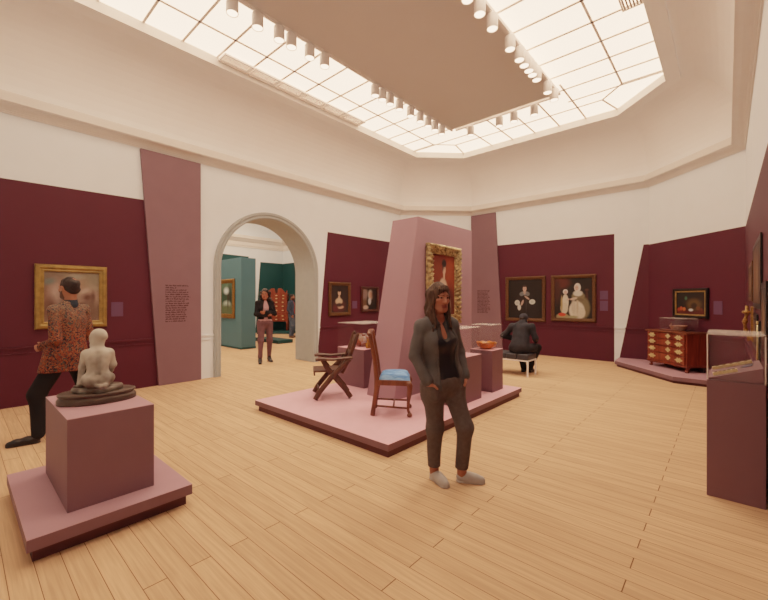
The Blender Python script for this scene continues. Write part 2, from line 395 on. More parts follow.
# ceiling vents in the laylight
def vent0():
    t = thing('ceiling_vent', '', 'vent', (0, 0, 0))
    mb = MB(); w, l = .13, .265
    for lo, hi in (((-w, -l, 0), (-w+.018, l, .03)), ((w-.018, -l, 0), (w, l, .03)), ((-w, -l, 0), (w, -l+.018, .03)), ((-w, l-.018, 0), (w, l, .03))): mb.box(lo, hi)
    ob('frame', mb, 'bar', t)
    mb = MB()
    for j in range(6):
        x = -w+.035+j*.038; mb.box((x-.0105, -l+.018, .006), (x+.0105, l-.018, .014))
    ob('grille', mb, 'vent', t)
    return t
V0 = vent0()
for i in range(6):
    o = V0 if i == 0 else copy_tree(V0)
    o.location = (SX0+.135, 3.237+.552*i, ZG-.062); o['label'] = f'louvred ceiling vent, {ORD[i]} of the six along the left skylight edge'; o['group'] = 'louvred vents along the left skylight edge'
o = copy_tree(V0); o.location = (SX1-.135, 3.237+.552*5, ZG-.062); o['label'] = 'louvred ceiling vent at the right edge of the skylight, cut by the frame'

# ------------------------------------------------------------------ painted wall areas and rails
PT = .004
def paint_x(nm, poly, x, sgn, m):      # poly in (y,z) on a wall x=const
    mb = MB(); mb.prism(poly, lambda p: (x, p[0], p[1]), lambda p: (x+sgn*PT, p[0], p[1])); return struct(nm, mb, m)
def paint_y(nm, poly, y, m, t=PT):
    mb = MB(); mb.prism(poly, lambda p: (p[0], y, p[1]), lambda p: (p[0], y-t, p[1])); return struct(nm, mb, m)
paint_x('wall_left_paint', [(.2, .001), (2.5, .001), (2.26, 3.239), (.2, 3.20)], XL, 1, 'red')
paint_x('wall_left_paint', [(oc[0][1], .001), (.2, .001), (.2, 3.20), (oc[0][1], 3.17)], XL, 1, 'red')
paint_x('wall_left_paint', [(5.925, .001), (oc[7][1], .001), (oc[7][1], 3.235), (6.26, 3.22)], XL, 1, 'red')
paint_y('wall_back_paint', [(-5.16, 3.115), (-5.16, .001), (-2.05, .001), (-2.05, 3.115)], YB, 'red')
paint_y('wall_back_paint', [(-1.96, .001), (XR-CH, .001), (XR-CH, 2.80), (-1.455, 2.80)], YB, 'red')
def paint_ch(nm, s0, s1, z0, z1, m):
    a = Vector((XR-CH, YB, 0)); d = Vector((1, -1, 0)).normalized(); n = Vector((-1, -1, 0)).normalized()
    mb = MB(); mb.prism([(s0, z0), (s1, z0), (s1, z1), (s0, z1)], lambda p: a+d*p[0]+Vector((0, 0, p[1])), lambda p: a+d*p[0]+n*PT+Vector((0, 0, p[1]))); return struct(nm, mb, m)
CL = CH*2**.5
paint_ch('wall_back_right_paint', 0, CL, .001, 2.79, 'red')
paint_x('wall_right_paint', [(oc[0][1], .001), (oc[4][1], .001), (oc[4][1], 2.775), (oc[0][1], 2.70)], XR, -1, 'red')
def rail(p, q, n, m, z=.815):
    p, q, n = Vector(p), Vector(q), Vector(n)
    mb = MB()
    for z0, z1, t in ((z, z+.03, .02), (z-.075, z-.06, .012)):
        a = [(*p, z0), (*q, z0), (*(q+n*t), z0), (*(p+n*t), z0)]; b = [(v[0], v[1], z1) for v in a]; mb.hexa(a, b)
    return struct('trim_5', mb, m)
rail((XL+PT, oc[0][1]), (XL+PT, 2.33), (1, 0), 'red'); rail((XL, 3.12), (XL, AC-AR-.132), (1, 0), 'wall')
rail((XL, AC+AR+.132), (XL, 6.01), (1, 0), 'wall'); rail((XL+PT, 6.02), (XL+PT, oc[7][1]), (1, 0), 'red')
rail((-4.86, YB-PT), (-2.05, YB-PT), (0, -1), 'red'); rail((-2.05, YB), (-1.83, YB), (0, -1), 'wall'); rail((-1.82, YB-PT), (XR-CH, YB-PT), (0, -1), 'red')
nch = Vector((-1, -1)).normalized()
rail(Vector((XR-CH, YB))+nch*PT, Vector((XR, YB-CH))+nch*PT, nch, 'red'); rail((XR-PT, oc[0][1]), (XR-PT, oc[4][1]), (-1, 0), 'red')

# slim rose text panels that reach from floor to cornice
def lettering(lines, width, lh, seed, fmap):
    """rows of small word-like marks, unreadably fine as in the photo"""
    r = random.Random(seed); mb = MB()
    for i in range(lines):
        x = 0; end = width*(r.uniform(.72, 1.0) if r.random() > .15 else r.uniform(.35, .6))
        while x < end:
            for _ in range(r.randint(2, 8)):
                h = lh*r.choice((.40, .40, .42, .58, .6)); z0 = -i*lh - lh*.7 - (lh*.14 if r.random() < .12 else 0)
                w = lh*r.uniform(.16, .26)
                q = [(x, z0), (x+w, z0), (x+w, z0+h), (x, z0+h)]
                mb.prism(q, lambda p: fmap(p, 0), lambda p: fmap(p, .0015)); x += w+lh*.07
                if x > end: break
            x += lh*.3
    return mb
t = thing('text_panel', 'tall rose text panel with slanted left edge between red wall and archway', 'panel', (XL, 2.7, 0))
mb = MB(); mb.prism([(2.395-2.7, .002), (3.122-2.7, .002), (3.112-2.7, ZC-.032), (2.11-2.7, ZC-.032)], lambda p: (.006, p[0], p[1]), lambda p: (.055, p[0], p[1])); ob('board', mb, 'pink', t, bev=.002)
ob('lettering', lettering(17, .44, .0402, 3, lambda p, d: (.0553+d, 2.50-2.7+p[0], 1.79+p[1])), 'ink', t)
t = thing('text_panel', 'tall rose text panel on the back wall behind the leaning partition', 'panel', (-5.4, YB, 0))
mb = MB(); mb.prism([(-5.905+5.4, .002), (-4.885+5.4, .002), (-5.113+5.4, ZC-.032), (-5.905+5.4, ZC-.032)], lambda p: (p[0], -.006, p[1]), lambda p: (p[0], -.055, p[1])); ob('board', mb, 'pink', t, bev=.002)
ob('lettering', lettering(17, .42, .0415, 5, lambda p, d: (-5.69+5.4+p[0], -.0553-d, 1.81+p[1])), 'ink', t)

# ------------------------------------------------------------------ next room through the arch
X2, Y2 = -16.0, 10.57
def wallbox(nm, lo, hi, m='wall'): mb = MB(); mb.box(lo, hi); return struct(nm, mb, m)
wallbox('wall_next_left', (X2-.12, -1.5, 0), (X2, Y2+.12, 5.6)); wallbox('wall_next_back', (X2, Y2, 0), (XL-TW, Y2+.12, 5.6))
wallbox('wall_next_front', (X2, -1.5, 0), (XL-TW, -1.4, 5.6)); wallbox('wall_next_right', (XL-TW, -1.5, 4.45), (XL-TW+.1, Y2, 5.6))
wallbox('wall_next_right_low', (XL-TW, y1w, 0), (XL-TW+.1, Y2+.1, 4.45)); wallbox('wall_next_right_near', (XL-TW, -1.5, 0), (XL-TW+.1, y0w, 4.45))
wallbox('ceiling_next', (X2, -1.5, 5.6), (XL-TW+.1, Y2+.1, 5.7), 'cove')
mb = MB(); mb.box((X2+1.3, 0, 5.57), (XL-TW-1.3, 9.2, 5.598)); struct('window_2', mb, 'sky')
def cornice2(a, b, n):
    mb = MB(); pr = [(0, 3.84), (.03, 3.84), (.03, 3.9), (.05, 3.92), (.05, 4.08), (.08, 4.1), (.16, 4.2), (.2, 4.22), (.2, 4.33), (.17, 4.36), (0, 4.37)]
    a, b, n = Vector(a), Vector(b), Vector(n); vs = []
    for o_, z in pr: vs += [(*(a+n*o_), z), (*(b+n*o_), z)]
    mb.add(vs, [(2*i, 2*i+1, 2*i+3, 2*i+2) for i in range(len(pr)-1)]); struct('trim_6', mb, 'trim')
cornice2((X2, -1.4), (X2, Y2), (1, 0)); cornice2((X2, Y2), (XL-TW, Y2), (0, -1))
paint_x('wall_next_left_paint', [(-1.3, .001), (8.79, .001), (8.79, 3.44), (7.5, 3.47), (-1.3, 3.5)], X2, 1, 'dteal')
paint_x('wall_next_left_paint', [(9.12, .001), (Y2, .001), (Y2, 3.24), (9.37, 3.24)], X2, 1, 'dteal')
paint_y('wall_next_back_paint', [(X2, .001), (-13.2, .001), (-13.2, 3.24), (X2, 3.24)], Y2, 'dteal')

t = thing('display_partition', 'pale teal freestanding partition wall carrying a gold-framed picture beyond the arch', 'partition', (-12.2, 6.03, 0))
mb = MB(); mb.box((-1.3, -.24, 0), (1.22, .24, 2.80)); ob('wall_block', mb, 'teal', t, bev=.004)
mb = MB(); mb.box((-1.29, -.245, 0), (1.225, .245, .06)); ob('plinth_strip', mb, 'dteal', t)

# ------------------------------------------------------------------ pictures
def canvas(name, w, h, shapes, bg, parent, nx=70, ny=80, mp=None, seed=1):
    """flat painted canvas in local X (right) / Z (up), facing -Y, colours per vertex"""
    rng = np.random.RandomState(seed)
    u, v = np.meshgrid(np.linspace(0, 1, nx), np.linspace(0, 1, ny), indexing='ij')
    C = np.zeros((nx, ny, 3)); C[:] = np.array(srgb(*bg)[:3])
    C *= (1+.12*np.clip(rng.randn(nx, ny, 1), -2, 2))
    for s in shapes:
        cx, cy, rx, ry, c, soft, ang = (list(s)+[.15, 0])[:7] if len(s) < 7 else s
        du, dv = (u-cx), (v-cy); a = math.radians(ang)
        p = du*math.cos(a)+dv*math.sin(a); q = -du*math.sin(a)+dv*math.cos(a)
        d = np.sqrt((p/rx)**2+(q/ry)**2)
        al = np.clip((1+soft-d)/(2*soft), 0, 1)[..., None]
        C = C*(1-al)+np.array(srgb(*c)[:3])*al
    vs = np.stack([(u-.5)*w, 0*u, (v-.5)*h], -1).reshape(-1, 3)
    idx = np.arange(nx*ny).reshape(nx, ny)
    f = np.stack([idx[:-1, :-1], idx[1:, :-1], idx[1:, 1:], idx[:-1, 1:]], -1).reshape(-1, 4)
    o = mesh_obj(name, vs, f.tolist(), M['canvas'], parent, recalc=False)
    at = o.data.color_attributes.new('Col', 'FLOAT_COLOR', 'POINT')
    at.data.foreach_set('color', np.concatenate([C.reshape(-1, 3), np.ones((nx*ny, 1))], 1).astype(np.float32).ravel())
    return o

def frame_mb(w, h, prof, carve=0, n=1, per=.085):
    """mitred moulding; prof: (inset from outer edge, depth towards viewer)"""
    mb = MB(); k = len(prof)
    cs = [(-w/2, -h/2, 1, 1), (w/2, -h/2, -1, 1), (w/2, h/2, -1, -1), (-w/2, h/2, 1, -1)]
    pts = []
    for e in range(4):
        a, b = cs[e], cs[(e+1) % 4]
        L_ = math.hypot(b[0]-a[0], b[1]-a[1]); m = max(1, int(L_/(per/8))) if carve else 1
        for i in range(m):
            s = i/m; row = []
            for j, (ins, d) in enumerate(prof):
                x = (a[0]+a[2]*ins)*(1-s)+(b[0]+b[2]*ins)*s; z = (a[1]+a[3]*ins)*(1-s)+(b[1]+b[3]*ins)*s
                dd = d
                if carve and 0 < j < k-1: dd = d+carve*(math.sin(2*PI*s*L_/per+j*1.3)*.6+math.sin(2*PI*s*L_/per*2.3+j*2.1)*.4)
                row.append((x, -dd, z))
            pts.append(row)
    n_ = len(pts); vs = [p for r in pts for p in r]
    fs = [(i*k+j, ((i+1) % n_)*k+j, ((i+1) % n_)*k+j+1, i*k+j+1) for i in range(n_) for j in range(k-1)]
    return mb.add(vs, fs)

def picture(label, w, h, fw, loc, rz, shapes, bg, fm, prof=None, carve=0, inner=None, name='framed_painting', cat='painting', group=None, seed=1, nx=70, ny=80, tilt=0):
    t = thing(name, label, cat, loc, rz, group); t.rotation_euler = (tilt, 0, rz)
    prof = prof or [(0, .002), (0, .03), (fw*.15, .05), (fw*.45, .055), (fw*.7, .035), (fw*.85, .04), (fw, .03), (fw, .015)]
    ob('frame', frame_mb(w, h, prof, carve), fm, t, smooth=bool(carve))
    if inner:
        ob('inner_liner', frame_mb(w-2*fw+.004, h-2*fw+.004, [(0, .016), (0, .03), (.028, .026), (.028, .014)]), inner, t)
    c = canvas('canvas', w-2*fw+.01, h-2*fw+.01, shapes, bg, t, nx, ny, seed=seed); c.location = (0, -.015, 0)
    mb = MB(); mb.box((-w/2+.01, -.012, -h/2+.01), (w/2-.01, -.002, h/2-.01)); ob('backing_board', mb, 'blackf', t)
    return t
RZL = PI/2    # local -Y -> +X : pictures on the left wall
SK = (196, 150, 120)
picture('gold-framed blurry brown painting on the red wall behind the man in patterned jacket', .87, .955, .105, (XL+.012, 1.205, 1.563), RZL,
        [(.3, .85, .5, .2, (120, 104, 84), .6), (.75, .85, .4, .2, (136, 120, 94), .6), (.2, .45, .2, .4, (128, 88, 70), .5), (.55, .75, .2, .2, (150, 118, 92), .5), (.5, .2, .5, .25, (104, 74, 58), .5), (.8, .5, .2, .18, (168, 136, 112), .5), (.78, .48, .1, .08, (92, 58, 48), .6), (.2, .6, .1, .2, (170, 140, 120), .7), (.12, .25, .08, .2, (92, 62, 50), .6), (.33, .3, .1, .06, (150, 108, 86), .6, 40), (.62, .3, .16, .05, (84, 56, 46), .6, 30), (.85, .32, .08, .14, (112, 84, 66), .5), (.9, .7, .12, .05, (152, 132, 106), .6, -20), (.1, .8, .1, .06, (104, 112, 98), .6, 15), (.55, .9, .14, .05, (150, 140, 116), .6), (.72, .62, .1, .04, (178, 150, 126), .5, 25), (.88, .5, .04, .1, (96, 66, 54), .6)], (128, 102, 82), 'goldp', seed=3)
picture('portrait of a seated lady, left of two pictures right of the archway', .745, .865, .085, (XL+.012, 6.645, 1.535), RZL,
        [(.5, .5, .6, .6, (38, 26, 24), .3), (.47, .72, .17, .2, (26, 16, 14), .25), (.47, .22, .36, .26, (70, 34, 32), .25), (.47, .74, .085, .12, (206, 160, 124), .12), (.46, .5, .07, .12, (200, 156, 122), .2), (.45, .41, .2, .12, (206, 168, 130), .2), (.52, .2, .2, .06, (200, 150, 116), .2), (.25, .15, .16, .12, (84, 30, 34), .3), (.47, .28, .18, .07, (48, 30, 28), .3), (.47, .83, .12, .07, (22, 14, 12), .2), (.44, .755, .012, .012, (60, 36, 30), .3), (.505, .755, .012, .012, (60, 36, 30), .3)], (34, 24, 22), 'goldb', carve=.004, seed=4)
picture('smaller dark portrait of an old man, right of two pictures right of the archway', .70, .70, .07, (XL+.012, 7.765, 1.528), RZL,
        [(.15, .7, .2, .35, (126, 100, 88), .3), (.15, .3, .2, .2, (96, 66, 44), .4), (.6, .35, .34, .5, (20, 16, 16), .15), (.55, .72, .17, .24, (170, 150, 132), .25), (.55, .7, .1, .17, (186, 136, 106), .15), (.48, .4, .1, .16, (186, 178, 168), .25), (.2, .1, .18, .1, (180, 150, 126), .3), (.8, .75, .2, .3, (40, 24, 18), .5)], (32, 24, 22), 'chestd', seed=5)
DX = [(.5, .5, .7, .7, (14, 12, 12), .3)]
picture('dark portrait of a standing lady holding two white fans, left picture on the back wall', 1.13, 1.255, .09, (-4.235, YB-.012, 1.537), 0,
        DX+[(.5, .2, .34, .42, (20, 17, 18), .15), (.5, .5, .19, .16, (20, 17, 18), .15), (.36, .5, .06, .14, (22, 18, 19), .2, 20), (.64, .5, .06, .14, (22, 18, 19), .2, -20),
            (.49, .645, .13, .05, (122, 120, 112), .12), (.4, .625, .06, .05, (108, 106, 98), .2), (.58, .625, .06, .05, (108, 106, 98), .2), (.49, .68, .035, .06, (176, 140, 118), .12), (.49, .765, .052, .075, (206, 162, 136), .1), (.49, .835, .055, .03, (44, 34, 30), .2), (.472, .775, .009, .008, (60, 40, 34), .3), (.508, .775, .009, .008, (60, 40, 34), .3), (.49, .735, .014, .006, (150, 84, 76), .3),
            (.56, .53, .085, .022, (196, 154, 128), .15, -32), (.71, .425, .085, .062, (206, 204, 182), .08), (.71, .425, .055, .04, (180, 178, 156), .3), (.42, .40, .03, .08, (186, 148, 124), .2, -25), (.27, .40, .075, .07, (206, 200, 178), .1), (.27, .4, .045, .04, (180, 174, 154), .3), (.33, .28, .05, .075, (204, 194, 174), .12), (.535, .34, .008, .2, (54, 52, 52), .4)], (14, 12, 12), 'goldb', carve=.006, seed=6, nx=110, ny=120)
picture('painting of a pale-robed seated figure with a child, right picture on the back wall', 1.086, 1.215, .09, (-2.982, YB-.012, 1.553), 0,
        DX+[(.15, .9, .26, .16, (82, 32, 24), .3), (.06, .7, .1, .3, (60, 26, 20), .4), (.86, .45, .035, .25, (64, 34, 24), .2), (.86, .7, .05, .03, (74, 40, 28), .2),
            (.74, .26, .2, .27, (112, 98, 66), .12), (.6, .2, .2, .22, (218, 200, 170), .1), (.68, .14, .14, .14, (208, 188, 158), .15), (.52, .28, .06, .18, (196, 176, 146), .3), (.62, .3, .03, .2, (190, 168, 136), .4),
            (.64, .55, .17, .1, (120, 104, 72), .12), (.63, .62, .12, .07, (206, 194, 170), .2), (.52, .49, .1, .03, (198, 170, 140), .2, 12), (.7, .47, .09, .035, (104, 88, 60), .2, -10), (.47, .475, .025, .02, (206, 162, 134), .2),
            (.62, .765, .085, .105, (218, 204, 182), .08), (.6, .755, .048, .066, (210, 166, 140), .1), (.585, .765, .008, .007, (60, 40, 34), .3), (.615, .765, .008, .007, (60, 40, 34), .3), (.6, .725, .012, .005, (150, 84, 76), .3),
            (.3, .4, .085, .2, (212, 194, 164), .1), (.27, .25, .1, .14, (206, 186, 154), .12), (.37, .47, .04, .02, (208, 168, 140), .2, 20), (.3, .665, .065, .06, (228, 214, 194), .08), (.305, .65, .042, .048, (210, 166, 140), .12), (.29, .655, .006, .006, (60, 40, 34), .3), (.32, .655, .006, .006, (60, 40, 34), .3),
            (.2, .36, .025, .2, (164, 136, 84), .25), (.22, .04, .17, .08, (150, 128, 84), .15), (.21, .09, .1, .045, (196, 60, 40), .15), (.5, .03, .14, .04, (150, 140, 98), .3)], (16, 13, 13), 'goldb', carve=.006, seed=7, nx=110, ny=120)
picture('still life of fruit and basket in black and gold frame above the chest of drawers', .82, .592, .05, (-.5365-.01, 9.8865-.01, 1.446), -PI/4,
        [(.5, .15, .6, .12, (80, 24, 18), .3), (.6, .45, .28, .25, (52, 36, 22), .4), (.62, .45, .2, .2, (92, 66, 32), .4), (.62, .4, .1, .12, (40, 30, 20), .4), (.2, .28, .05, .08, (176, 72, 32), .25), (.3, .26, .05, .07, (190, 100, 40), .25), (.12, .24, .05, .07, (150, 50, 28), .25), (.52, .23, .07, .05, (196, 200, 186), .3), (.36, .7, .04, .07, (60, 96, 66), .4), (.75, .3, .06, .08, (110, 60, 30), .3), (.84, .25, .05, .06, (96, 40, 26), .3)], (18, 16, 15), 'blackf', inner='goldp', seed=8, nx=100, ny=70)
picture('ornate carved gold-framed portrait of a lady in pale gown hung on the rose partition', 0.93, 1.24, .15, (-3.372, 5.175, 1.75), RZL,
        [(.5, .85, .6, .3, (128, 44, 24), .4), (.2, .5, .3, .6, (120, 46, 26), .4), (.85, .55, .25, .6, (148, 60, 30), .4), (.8, .2, .2, .3, (90, 34, 24), .4), (.5, .12, .3, .3, (206, 176, 132), .2), (.48, .36, .2, .24, (222, 196, 156), .15), (.52, .3, .04, .3, (180, 140, 96), .4), (.46, .52, .12, .08, (216, 170, 134), .2), (.52, .66, .04, .08, (214, 160, 124), .15), (.52, .76, .07, .09, (220, 166, 130), .1), (.52, .86, .1, .07, (40, 24, 20), .2), (.47, .79, .025, .07, (44, 26, 20), .3), (.7, .3, .06, .2, (214, 150, 90), .4, 20), (.3, .26, .05, .2, (230, 206, 170), .4, -15), (.505, .775, .01, .009, (60, 34, 26), .3), (.545, .775, .01, .009, (60, 34, 26), .3)], (110, 42, 26), 'goldo',
        prof=[(0, .002), (0, .05), (.03, .08), (.06, .075), (.085, .05), (.115, .055), (.135, .04), (.15, .035), (.15, .012)], carve=.022, seed=9)
picture('gilt-framed green landscape on the pale teal partition beyond the archway', 1.0, 1.23, .13, (-11.85, 5.778, 1.55), 0,
        [(.5, .8, .6, .3, (96, 122, 92), .5), (.5, .5, .5, .2, (56, 92, 62), .5), (.3, .55, .25, .3, (40, 66, 48), .4), (.75, .6, .2, .35, (36, 50, 36), .4), (.5, .3, .3, .12, (186, 196, 170), .4), (.5, .15, .6, .15, (84, 96, 62), .4), (.6, .45, .05, .3, (52, 36, 28), .4), (.45, .75, .2, .1, (206, 214, 196), .5)], (60, 84, 62), 'gold', carve=.008, seed=10)
# right wall, seen almost edge-on
RZR = -PI/2
THIN = [(0, .002), (0, .014), (.05, .016), (.05, .008)]
def rpic(lab, y0, y1, z0, z1, bg, fm, inner=None, seed=1): return picture(lab, y1-y0, z1-z0, .05, (XR-PT-.004, (y0+y1)/2, (z0+z1)/2), RZR, [(.35, .5, .16, .4, (112, 70, 42), .4), (.65, .45, .12, .3, (128, 92, 58), .5)], bg, fm, prof=THIN, inner=inner, seed=seed)
t_ = rpic('large black-framed picture with gilt lining on the right wall', 4.72, 6.05, 1.43, 2.11, (66, 40, 28), 'blackf', seed=11)
rpic('small gilt-framed picture farthest along the right wall', 6.3, 7.2, 1.5, 1.98, (56, 36, 26), 'goldb', seed=12)
rpic('black-framed picture low on the right wall under the large one', 5.3, 6.2, 1.0, 1.37, (40, 26, 22), 'blackf', seed=13)
rpic('tall narrow black-framed picture on the right wall above the glass case', 4.04, 4.66, 1.04, 1.66, (34, 28, 28), 'blackf', seed=14)
t = thing('wall_sconce', 'gilded carved bracket sconce on the right wall behind the glass case', 'sconce', (XR-.022, 6.0, 1.24), RZR)
mb = MB(); mb.hexa([(-.08, -.0, -.2), (.08, -.0, -.2), (.05, -.02, -.18), (-.05, -.02, -.18)], [(-.1, 0, .2), (.1, 0, .2), (.07, -.02, .2), (-.07, -.02, .2)]); ob('back_plate', mb, 'gold', t, bev=.008)
mb = MB(); pts = [(0, -.02-.03*math.sin(PI*i/10)-.03*i/10, -.18+.30*i/10) for i in range(11)]; mb.tube(pts, [.03-.016*abs(math.sin(i*.9)) for i in range(11)], 12); ob('carved_bracket', mb, 'gold', t, True)
mb = MB(); mb.lathe([(.0, .12), (.035, .12), (.045, .135), (.04, .15), (.016, .155), (.016, .21), (.0, .21)], 18, (0, -.05, 0)); ob('candle_cup', mb, 'gold', t, True)
t = thing('wall_hung_rod', 'slender pale rod in dark mount on the right wall', 'rod', (XR-.006, 5.05, 1.12), RZR)
mb = MB(); mb.box((-.06, -.012, -.2), (.06, 0, .2)); ob('mount', mb, 'blackf', t, bev=.002)
mb = MB(); mb.tube([(0, -.02, -.17), (0, -.02, .16)], [.007, .006], 10); mb.lathe([(.0, .16), (.01, .17), (.008, .19), (0, .2)], 10, (0, -.02, 0)); ob('rod', mb, 'brass', t, True)

def wall_label(lab, loc, rz, w, h, group=None):
    mb = MB(); mb.box((-w/2, -.004, -h/2), (w/2, -.0005, h/2)); o = ob('wall_label', mb, 'label', None, bev=.001)
    o.location = loc; o.rotation_euler = (0, 0, rz); return tag(o, lab, 'label', group)
wall_label('plum label card right of the gold-framed blurry painting', (XL+.006, 1.786, 1.36), RZL, .166, .236)
wall_label('plum label card between the two portraits right of the archway', (XL+.006, 7.195, 1.38), RZL, .18, .2)
wall_label('plum label card right of the fruit still life', (-.123-.005, 9.473-.005, 1.365), -PI/4, .18, .25)
wall_label('upper plum label card right of the seated figure painting', (-2.273, YB-.006, 1.628), 0, .176, .215, 'plum label cards on the back wall')
wall_label('lower plum label card right of the seated figure painting', (-2.273, YB-.006, 1.365), 0, .176, .25, 'plum label cards on the back wall')

# ------------------------------------------------------------------ plinths, partition, cases
ZP = .13
t = thing('display_platform', 'large low rose platform carrying the chairs, pedestals and leaning partition', 'platform', (-3.64, 4.35, 0))
mb = MB(); mb.box((-4.86+3.64, 2.766-4.35, .063), (-2.418+3.64, 5.96-4.35, ZP-.003)); ob('shaded_deck_edge', mb, 'mauve', t)  # side band in a darker colour, its shading painted in
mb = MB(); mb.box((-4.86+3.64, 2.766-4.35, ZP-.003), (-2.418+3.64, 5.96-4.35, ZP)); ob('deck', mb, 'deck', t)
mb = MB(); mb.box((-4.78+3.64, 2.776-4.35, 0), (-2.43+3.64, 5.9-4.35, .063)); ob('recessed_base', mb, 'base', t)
# leaning partition
t = thing('leaning_partition', 'tall rose leaning partition on the platform carrying the ornate portrait', 'partition', (-3.64, 5.0, ZP))
mb = MB(); g = lambda x, y, z: (x+3.64, y-5.0, z-ZP)
mb.hexa([g(-3.92, 4.01, ZP+.001), g(-3.40, 4.01, ZP+.001), g(-3.40, 6.15, ZP+.001), g(-3.92, 6.15, ZP+.001)], [g(-3.87, 4.53, 2.74), g(-3.38, 4.53, 2.74), g(-3.38, 6.12, 2.74), g(-3.87, 6.12, 2.74)])
ob('wall_block', mb, 'tower', t, bev=.004)

def pedestal(lab, x0, x1, y0, y1, zb, zt, m='ped', case=0, caselab=None, tm='deck'):
    cx, cy = (x0+x1)/2, (y0+y1)/2; w, d = (x1-x0)/2, (y1-y0)/2; h = zt-zb
    t = thing('pedestal', lab, 'pedestal', (cx, cy, zb+.0005))
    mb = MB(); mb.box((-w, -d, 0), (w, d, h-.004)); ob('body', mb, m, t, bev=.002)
    mb = MB(); mb.box((-w, -d, h-.004), (w, d, h)); ob('lit_top', mb, tm, t)  # thin paler layer, light from above painted onto the top face
    if case: glass_case(caselab, cx, cy, w-.004, d-.004, zt+.001, case)
    return t
def glass_case(lab, cx, cy, w, d, z, top):
    t = thing('glass_case', lab, 'glass case', (cx, cy, z)); h = top-z; th = .008
    for lo, hi in (((-w, -d, 0), (w, -d+th, h-th-.001)), ((-w, d-th, 0), (w, d, h-th-.001)), ((-w, -d+th, 0), (-w+th, d-th, h-th-.001)), ((w-th, -d+th, 0), (w, d-th, h-th-.001))):
        mb = MB(); mb.box(lo, hi); ob('side_pane', mb, 'glass', t)
    mb = MB(); mb.box((-w, -d, h-th), (w, d, h)); ob('top_pane', mb, 'glasst', t)
    return t
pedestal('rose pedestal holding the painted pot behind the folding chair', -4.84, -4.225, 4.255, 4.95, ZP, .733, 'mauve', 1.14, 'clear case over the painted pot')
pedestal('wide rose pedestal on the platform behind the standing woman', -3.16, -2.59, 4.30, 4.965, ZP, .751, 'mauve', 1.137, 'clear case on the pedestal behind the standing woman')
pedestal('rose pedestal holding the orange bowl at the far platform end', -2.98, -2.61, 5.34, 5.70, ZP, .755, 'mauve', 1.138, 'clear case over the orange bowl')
# pot, amber bottle, bowl
def imari():
    m, nt, b = new_mat('painted_pottery'); N, L = nt.nodes, nt.links
    tc = N.new('ShaderNodeTexCoord'); vo = N.new('ShaderNodeTexVoronoi'); vo.inputs['Scale'].default_value = 14
    L.new(tc.outputs['Object'], vo.inputs['Vector'])
    rp = N.new('ShaderNodeValToRGB'); rp.color_ramp.interpolation = 'CONSTANT'
    el = rp.color_ramp.elements; el[0].color = srgb(186, 140, 110); el[1].position = .2; el[1].color = srgb(142, 68, 40)
    for p, c in ((.45, (70, 46, 44)), (.58, (164, 84, 50)), (.82, (206, 182, 160))): e = el.new(p); e.color = srgb(*c)
    sp = N.new('ShaderNodeSeparateColor'); L.new(vo.outputs['Color'], sp.inputs['Color']); L.new(sp.outputs['Red'], rp.inputs['Fac'])
    L.new(rp.outputs['Color'], b.inputs['Base Color']); b.inputs['Roughness'].default_value = .3; return m
mb = MB(); mb.lathe([(.0, 0), (.07, 0), (.075, .012), (.12, .05), (.145, .1), (.14, .145), (.105, .18), (.085, .19), (.1, .203), (.092, .205), (.075, .19), (.1, .17), (.12, .1), (.0, .03)], 32)
o = ob('painted_pot', mb, imari(), None, True); o.location = (-4.60, 4.57, .7345); tag(o, 'round painted pot with rust and white pattern on rose pedestal', 'pot')
mb = MB(); mb.lathe([(.0, 0), (.035, 0), (.045, .02), (.045, .07), (.02, .1), (.018, .13), (.026, .135), (.024, .145), (.0, .145)], 18)
o = ob('amber_bottle', mb, mat('amber', srgb(176, 112, 40), .25, .2, 30), None, True); o.location = (-4.32, 4.45, .7345); tag(o, 'small amber bottle beside the painted pot, half behind chair back', 'bottle')
mb = MB(); mb.lathe([(.0, 0), (.07, 0), (.08, .012), (.13, .04), (.15, .085), (.156, .095), (.145, .09), (.12, .05), (.06, .022), (.0, .02)], 48, wob=lambda th, z: .11*abs(math.sin(4.5*th))*min(1, z/.05)-.05)
mb.v = [(x, y, z+(.012*abs(math.sin(4.5*math.atan2(y, x))) if z > .08 else 0)) for x, y, z in mb.v]
o = ob('orange_bowl', mb, mat('orange_glaze', srgb(214, 112, 36), .3, .5, 14), None, True); o.location = (-2.795, 5.52, .7565); tag(o, 'scalloped orange bowl on the far rose pedestal', 'bowl')

# foreground sculpture plinth
t = thing('sculpture_plinth', 'low mauve two-step plinth under the sculpture pedestal', 'plinth', (-3.55, .72, 0))
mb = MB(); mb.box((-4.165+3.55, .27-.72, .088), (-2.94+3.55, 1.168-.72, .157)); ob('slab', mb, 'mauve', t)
mb = MB(); mb.box((-4.165+3.55, .27-.72, .157), (-2.94+3.55, 1.168-.72, .16)); ob('lit_top', mb, 'lit_slab_top', t)  # slab's upper face lightened, overhead light painted in
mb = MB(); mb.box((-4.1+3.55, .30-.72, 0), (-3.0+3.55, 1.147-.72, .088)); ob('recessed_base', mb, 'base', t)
pedestal('square mauve pedestal carrying the kneeling sculpture', -3.99, -3.126, .477, .973, .16, .755, 'mauve', tm='lit_slab_top')

